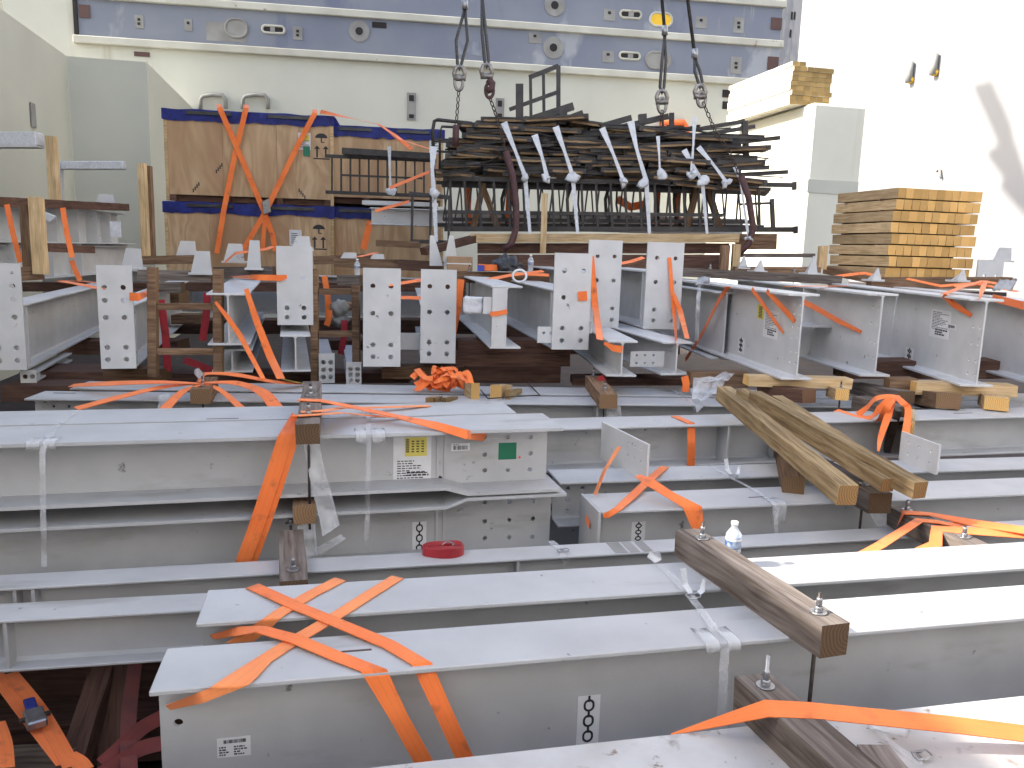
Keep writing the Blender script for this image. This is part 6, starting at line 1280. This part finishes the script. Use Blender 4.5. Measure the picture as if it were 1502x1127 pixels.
# weathered grey patches of tape on the narrow beam
for x0, x1, lab in ((893, 912, 'left of the grey tape patches on the narrow beam'), (916, 930, 'middle grey tape patch on the narrow beam'), (936, 950, 'right grey tape patch on the narrow beam')):
    p, q = B3.Mi @ bt(B3, x0, 800), B3.Mi @ bt(B3, x1, 800); MB().box((p.x, -B3.w/2+.003, B3.h+.0006), (q.x, B3.w/2-.01, B3.h+.0016)).build('tape_patch', 'pocket', B3.o)
# red chalk lines and slots on flanges
def mark(B, x0, y0, x1, y1, m='primer', wd=.008):
    p, q = B.Mi @ bt(B, x0, y0), B.Mi @ bt(B, x1, y1); MB().box((p.x, p.y-wd/2, B.h+.0006), (q.x, p.y+wd/2, B.h+.0016)).build('chalk_line', m, B.o)
mark(B1, 500, 955, 545, 950); mark(C2, 303, 614, 350, 613); mark(D2, 1098, 729, 1120, 728); mark(E2, 78, 576, 112, 576, 'rod', .02); mark(D0, 1399, 606, 1425, 605, 'rod', .01)
# ---- dark gap at the bottom left
def zz(x, y, z): return Z(x, y, z)
timber(Z(95, 1140, -1.75), Z(150, 975, -1.62), .08, .09, 'redw', 'dusty grey timber leaning in the dark gap at the bottom left'); timber(Z(165, 1140, -1.9), Z(172, 968, -1.62), .10, .1, 'redw', 'dark red timber standing in the gap at the bottom left'); timber(Z(-40, 1105, -1.75), Z(110, 1098, -1.72), .07, .05, 'old', 'grey timber lying across the bottom left corner')
timber(Z(-100, 1060, -2.05), Z(300, 1030, -2.05), .2, .2, 'redw', 'dark bearer at the bottom of the gap, bottom left')
GBL = 'orange straps in the dark gap at the bottom left'
for pts, lab, m in ((((-10, 985), (40, 1050), (95, 1120)), 'orange strap with a ratchet in the dark gap, left one', 'strap'), (((15, 988), (60, 1045), (105, 1125)), 'orange strap in the dark gap beside the ratchet strap', 'strap'), (((-5, 1060), (5, 1090), (8, 1127)), 'orange strap at the left edge of the dark gap', 'strap'), (((150, 1122), (185, 1090), (212, 1066), (262, 1040)), 'red strap in the dark gap left of the foreground beam end, upper one', 'strap_shade'), (((128, 1150), (178, 1118), (208, 1098), (270, 1085)), 'red strap in the dark gap left of the foreground beam end, lower one', 'strap_shade'), (((200, 960), (192, 1020), (188, 1070), (190, 1140)), 'red strap hanging in the dark gap under the narrow beam', 'strap_shade'), (((100, 1110), (115, 1118), (125, 1130)), 'orange strap end at the bottom of the dark gap', 'strap')):
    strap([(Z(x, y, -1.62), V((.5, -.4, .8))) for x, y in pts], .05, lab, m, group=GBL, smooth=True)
t = thing('ratchet', 'steel ratchet buckle with blue handle on the strap in the dark gap', 'ratchet', Z(52, 1060, -1.60), -.9); MB().box((-.05, -.03, 0), (.05, .03, .03), .005).build('body', 'zinc', t); MB().box((-.14, -.018, .006), (-.052, .018, .022), .004).build('handle', 'tarp', t); MB().tube([(0, -.045, .02), (0, .045, .02)], .009, 8).build('spindle', 'rod', t)
# ---- lower layers that carry the visible beams
for Bx, xs_, zt_, h_, lab in ((B1, 1.0, -1.60, .45, 'lower beam carrying the foreground beam'), (B2, 1.0, -1.60, .45, 'lower beam carrying the second foreground beam'), (D2, .25, -1.52, .5, 'lower beam carrying the capped beam'), (E2, .25, -1.45, .6, 'lower beam carrying the rear long beams'), (D0, .25, -1.45, .6, 'lower beam carrying the beam with the vertical strap')):
    o = Bx.M @ V((xs_, 0, 0)); o.z = CZ+zt_-h_; ibeam(lab, o, atan2(Bx.d.y, Bx.d.x), 3.2, .25, h_, group='hidden lower layer of steel beams')
face(-120, 900, 330, 1200, 3.3, .3, 'redw', 'dark timber wall closing the gap at the bottom left')  # dark sheet added behind the gap to stand in for its shade
timber((-3.2, 1.2, 1.25), (-1.45, 1.55, 1.25), .9, 1.2, 'redw', 'tall timber packing outside the left edge of the picture', 'timber_shade_block'); timber((-1.5, .9, .75), (2.5, .9, .75), .9, .7, 'redw', 'timber platform under the viewer', 'timber_light_block')  # both added out of view to block light from the bottom left gap
GL = 'dark bearers between the layers of long beams'
for x, y0, y1 in ((.3, 1.7, 5.6), (1.5, 1.9, 6.0), (-1.5, 3.6, 5.4), (2.6, 2.4, 6.2)):
    for zt_ in (-1.51, -2.1): timber((x, y0, CZ+zt_), (x-.22*(y1-y0), y1, CZ+zt_), .1, .085, 'redw', 'dark bearer between the layers of long steel beams', 'bearer', group=GL)
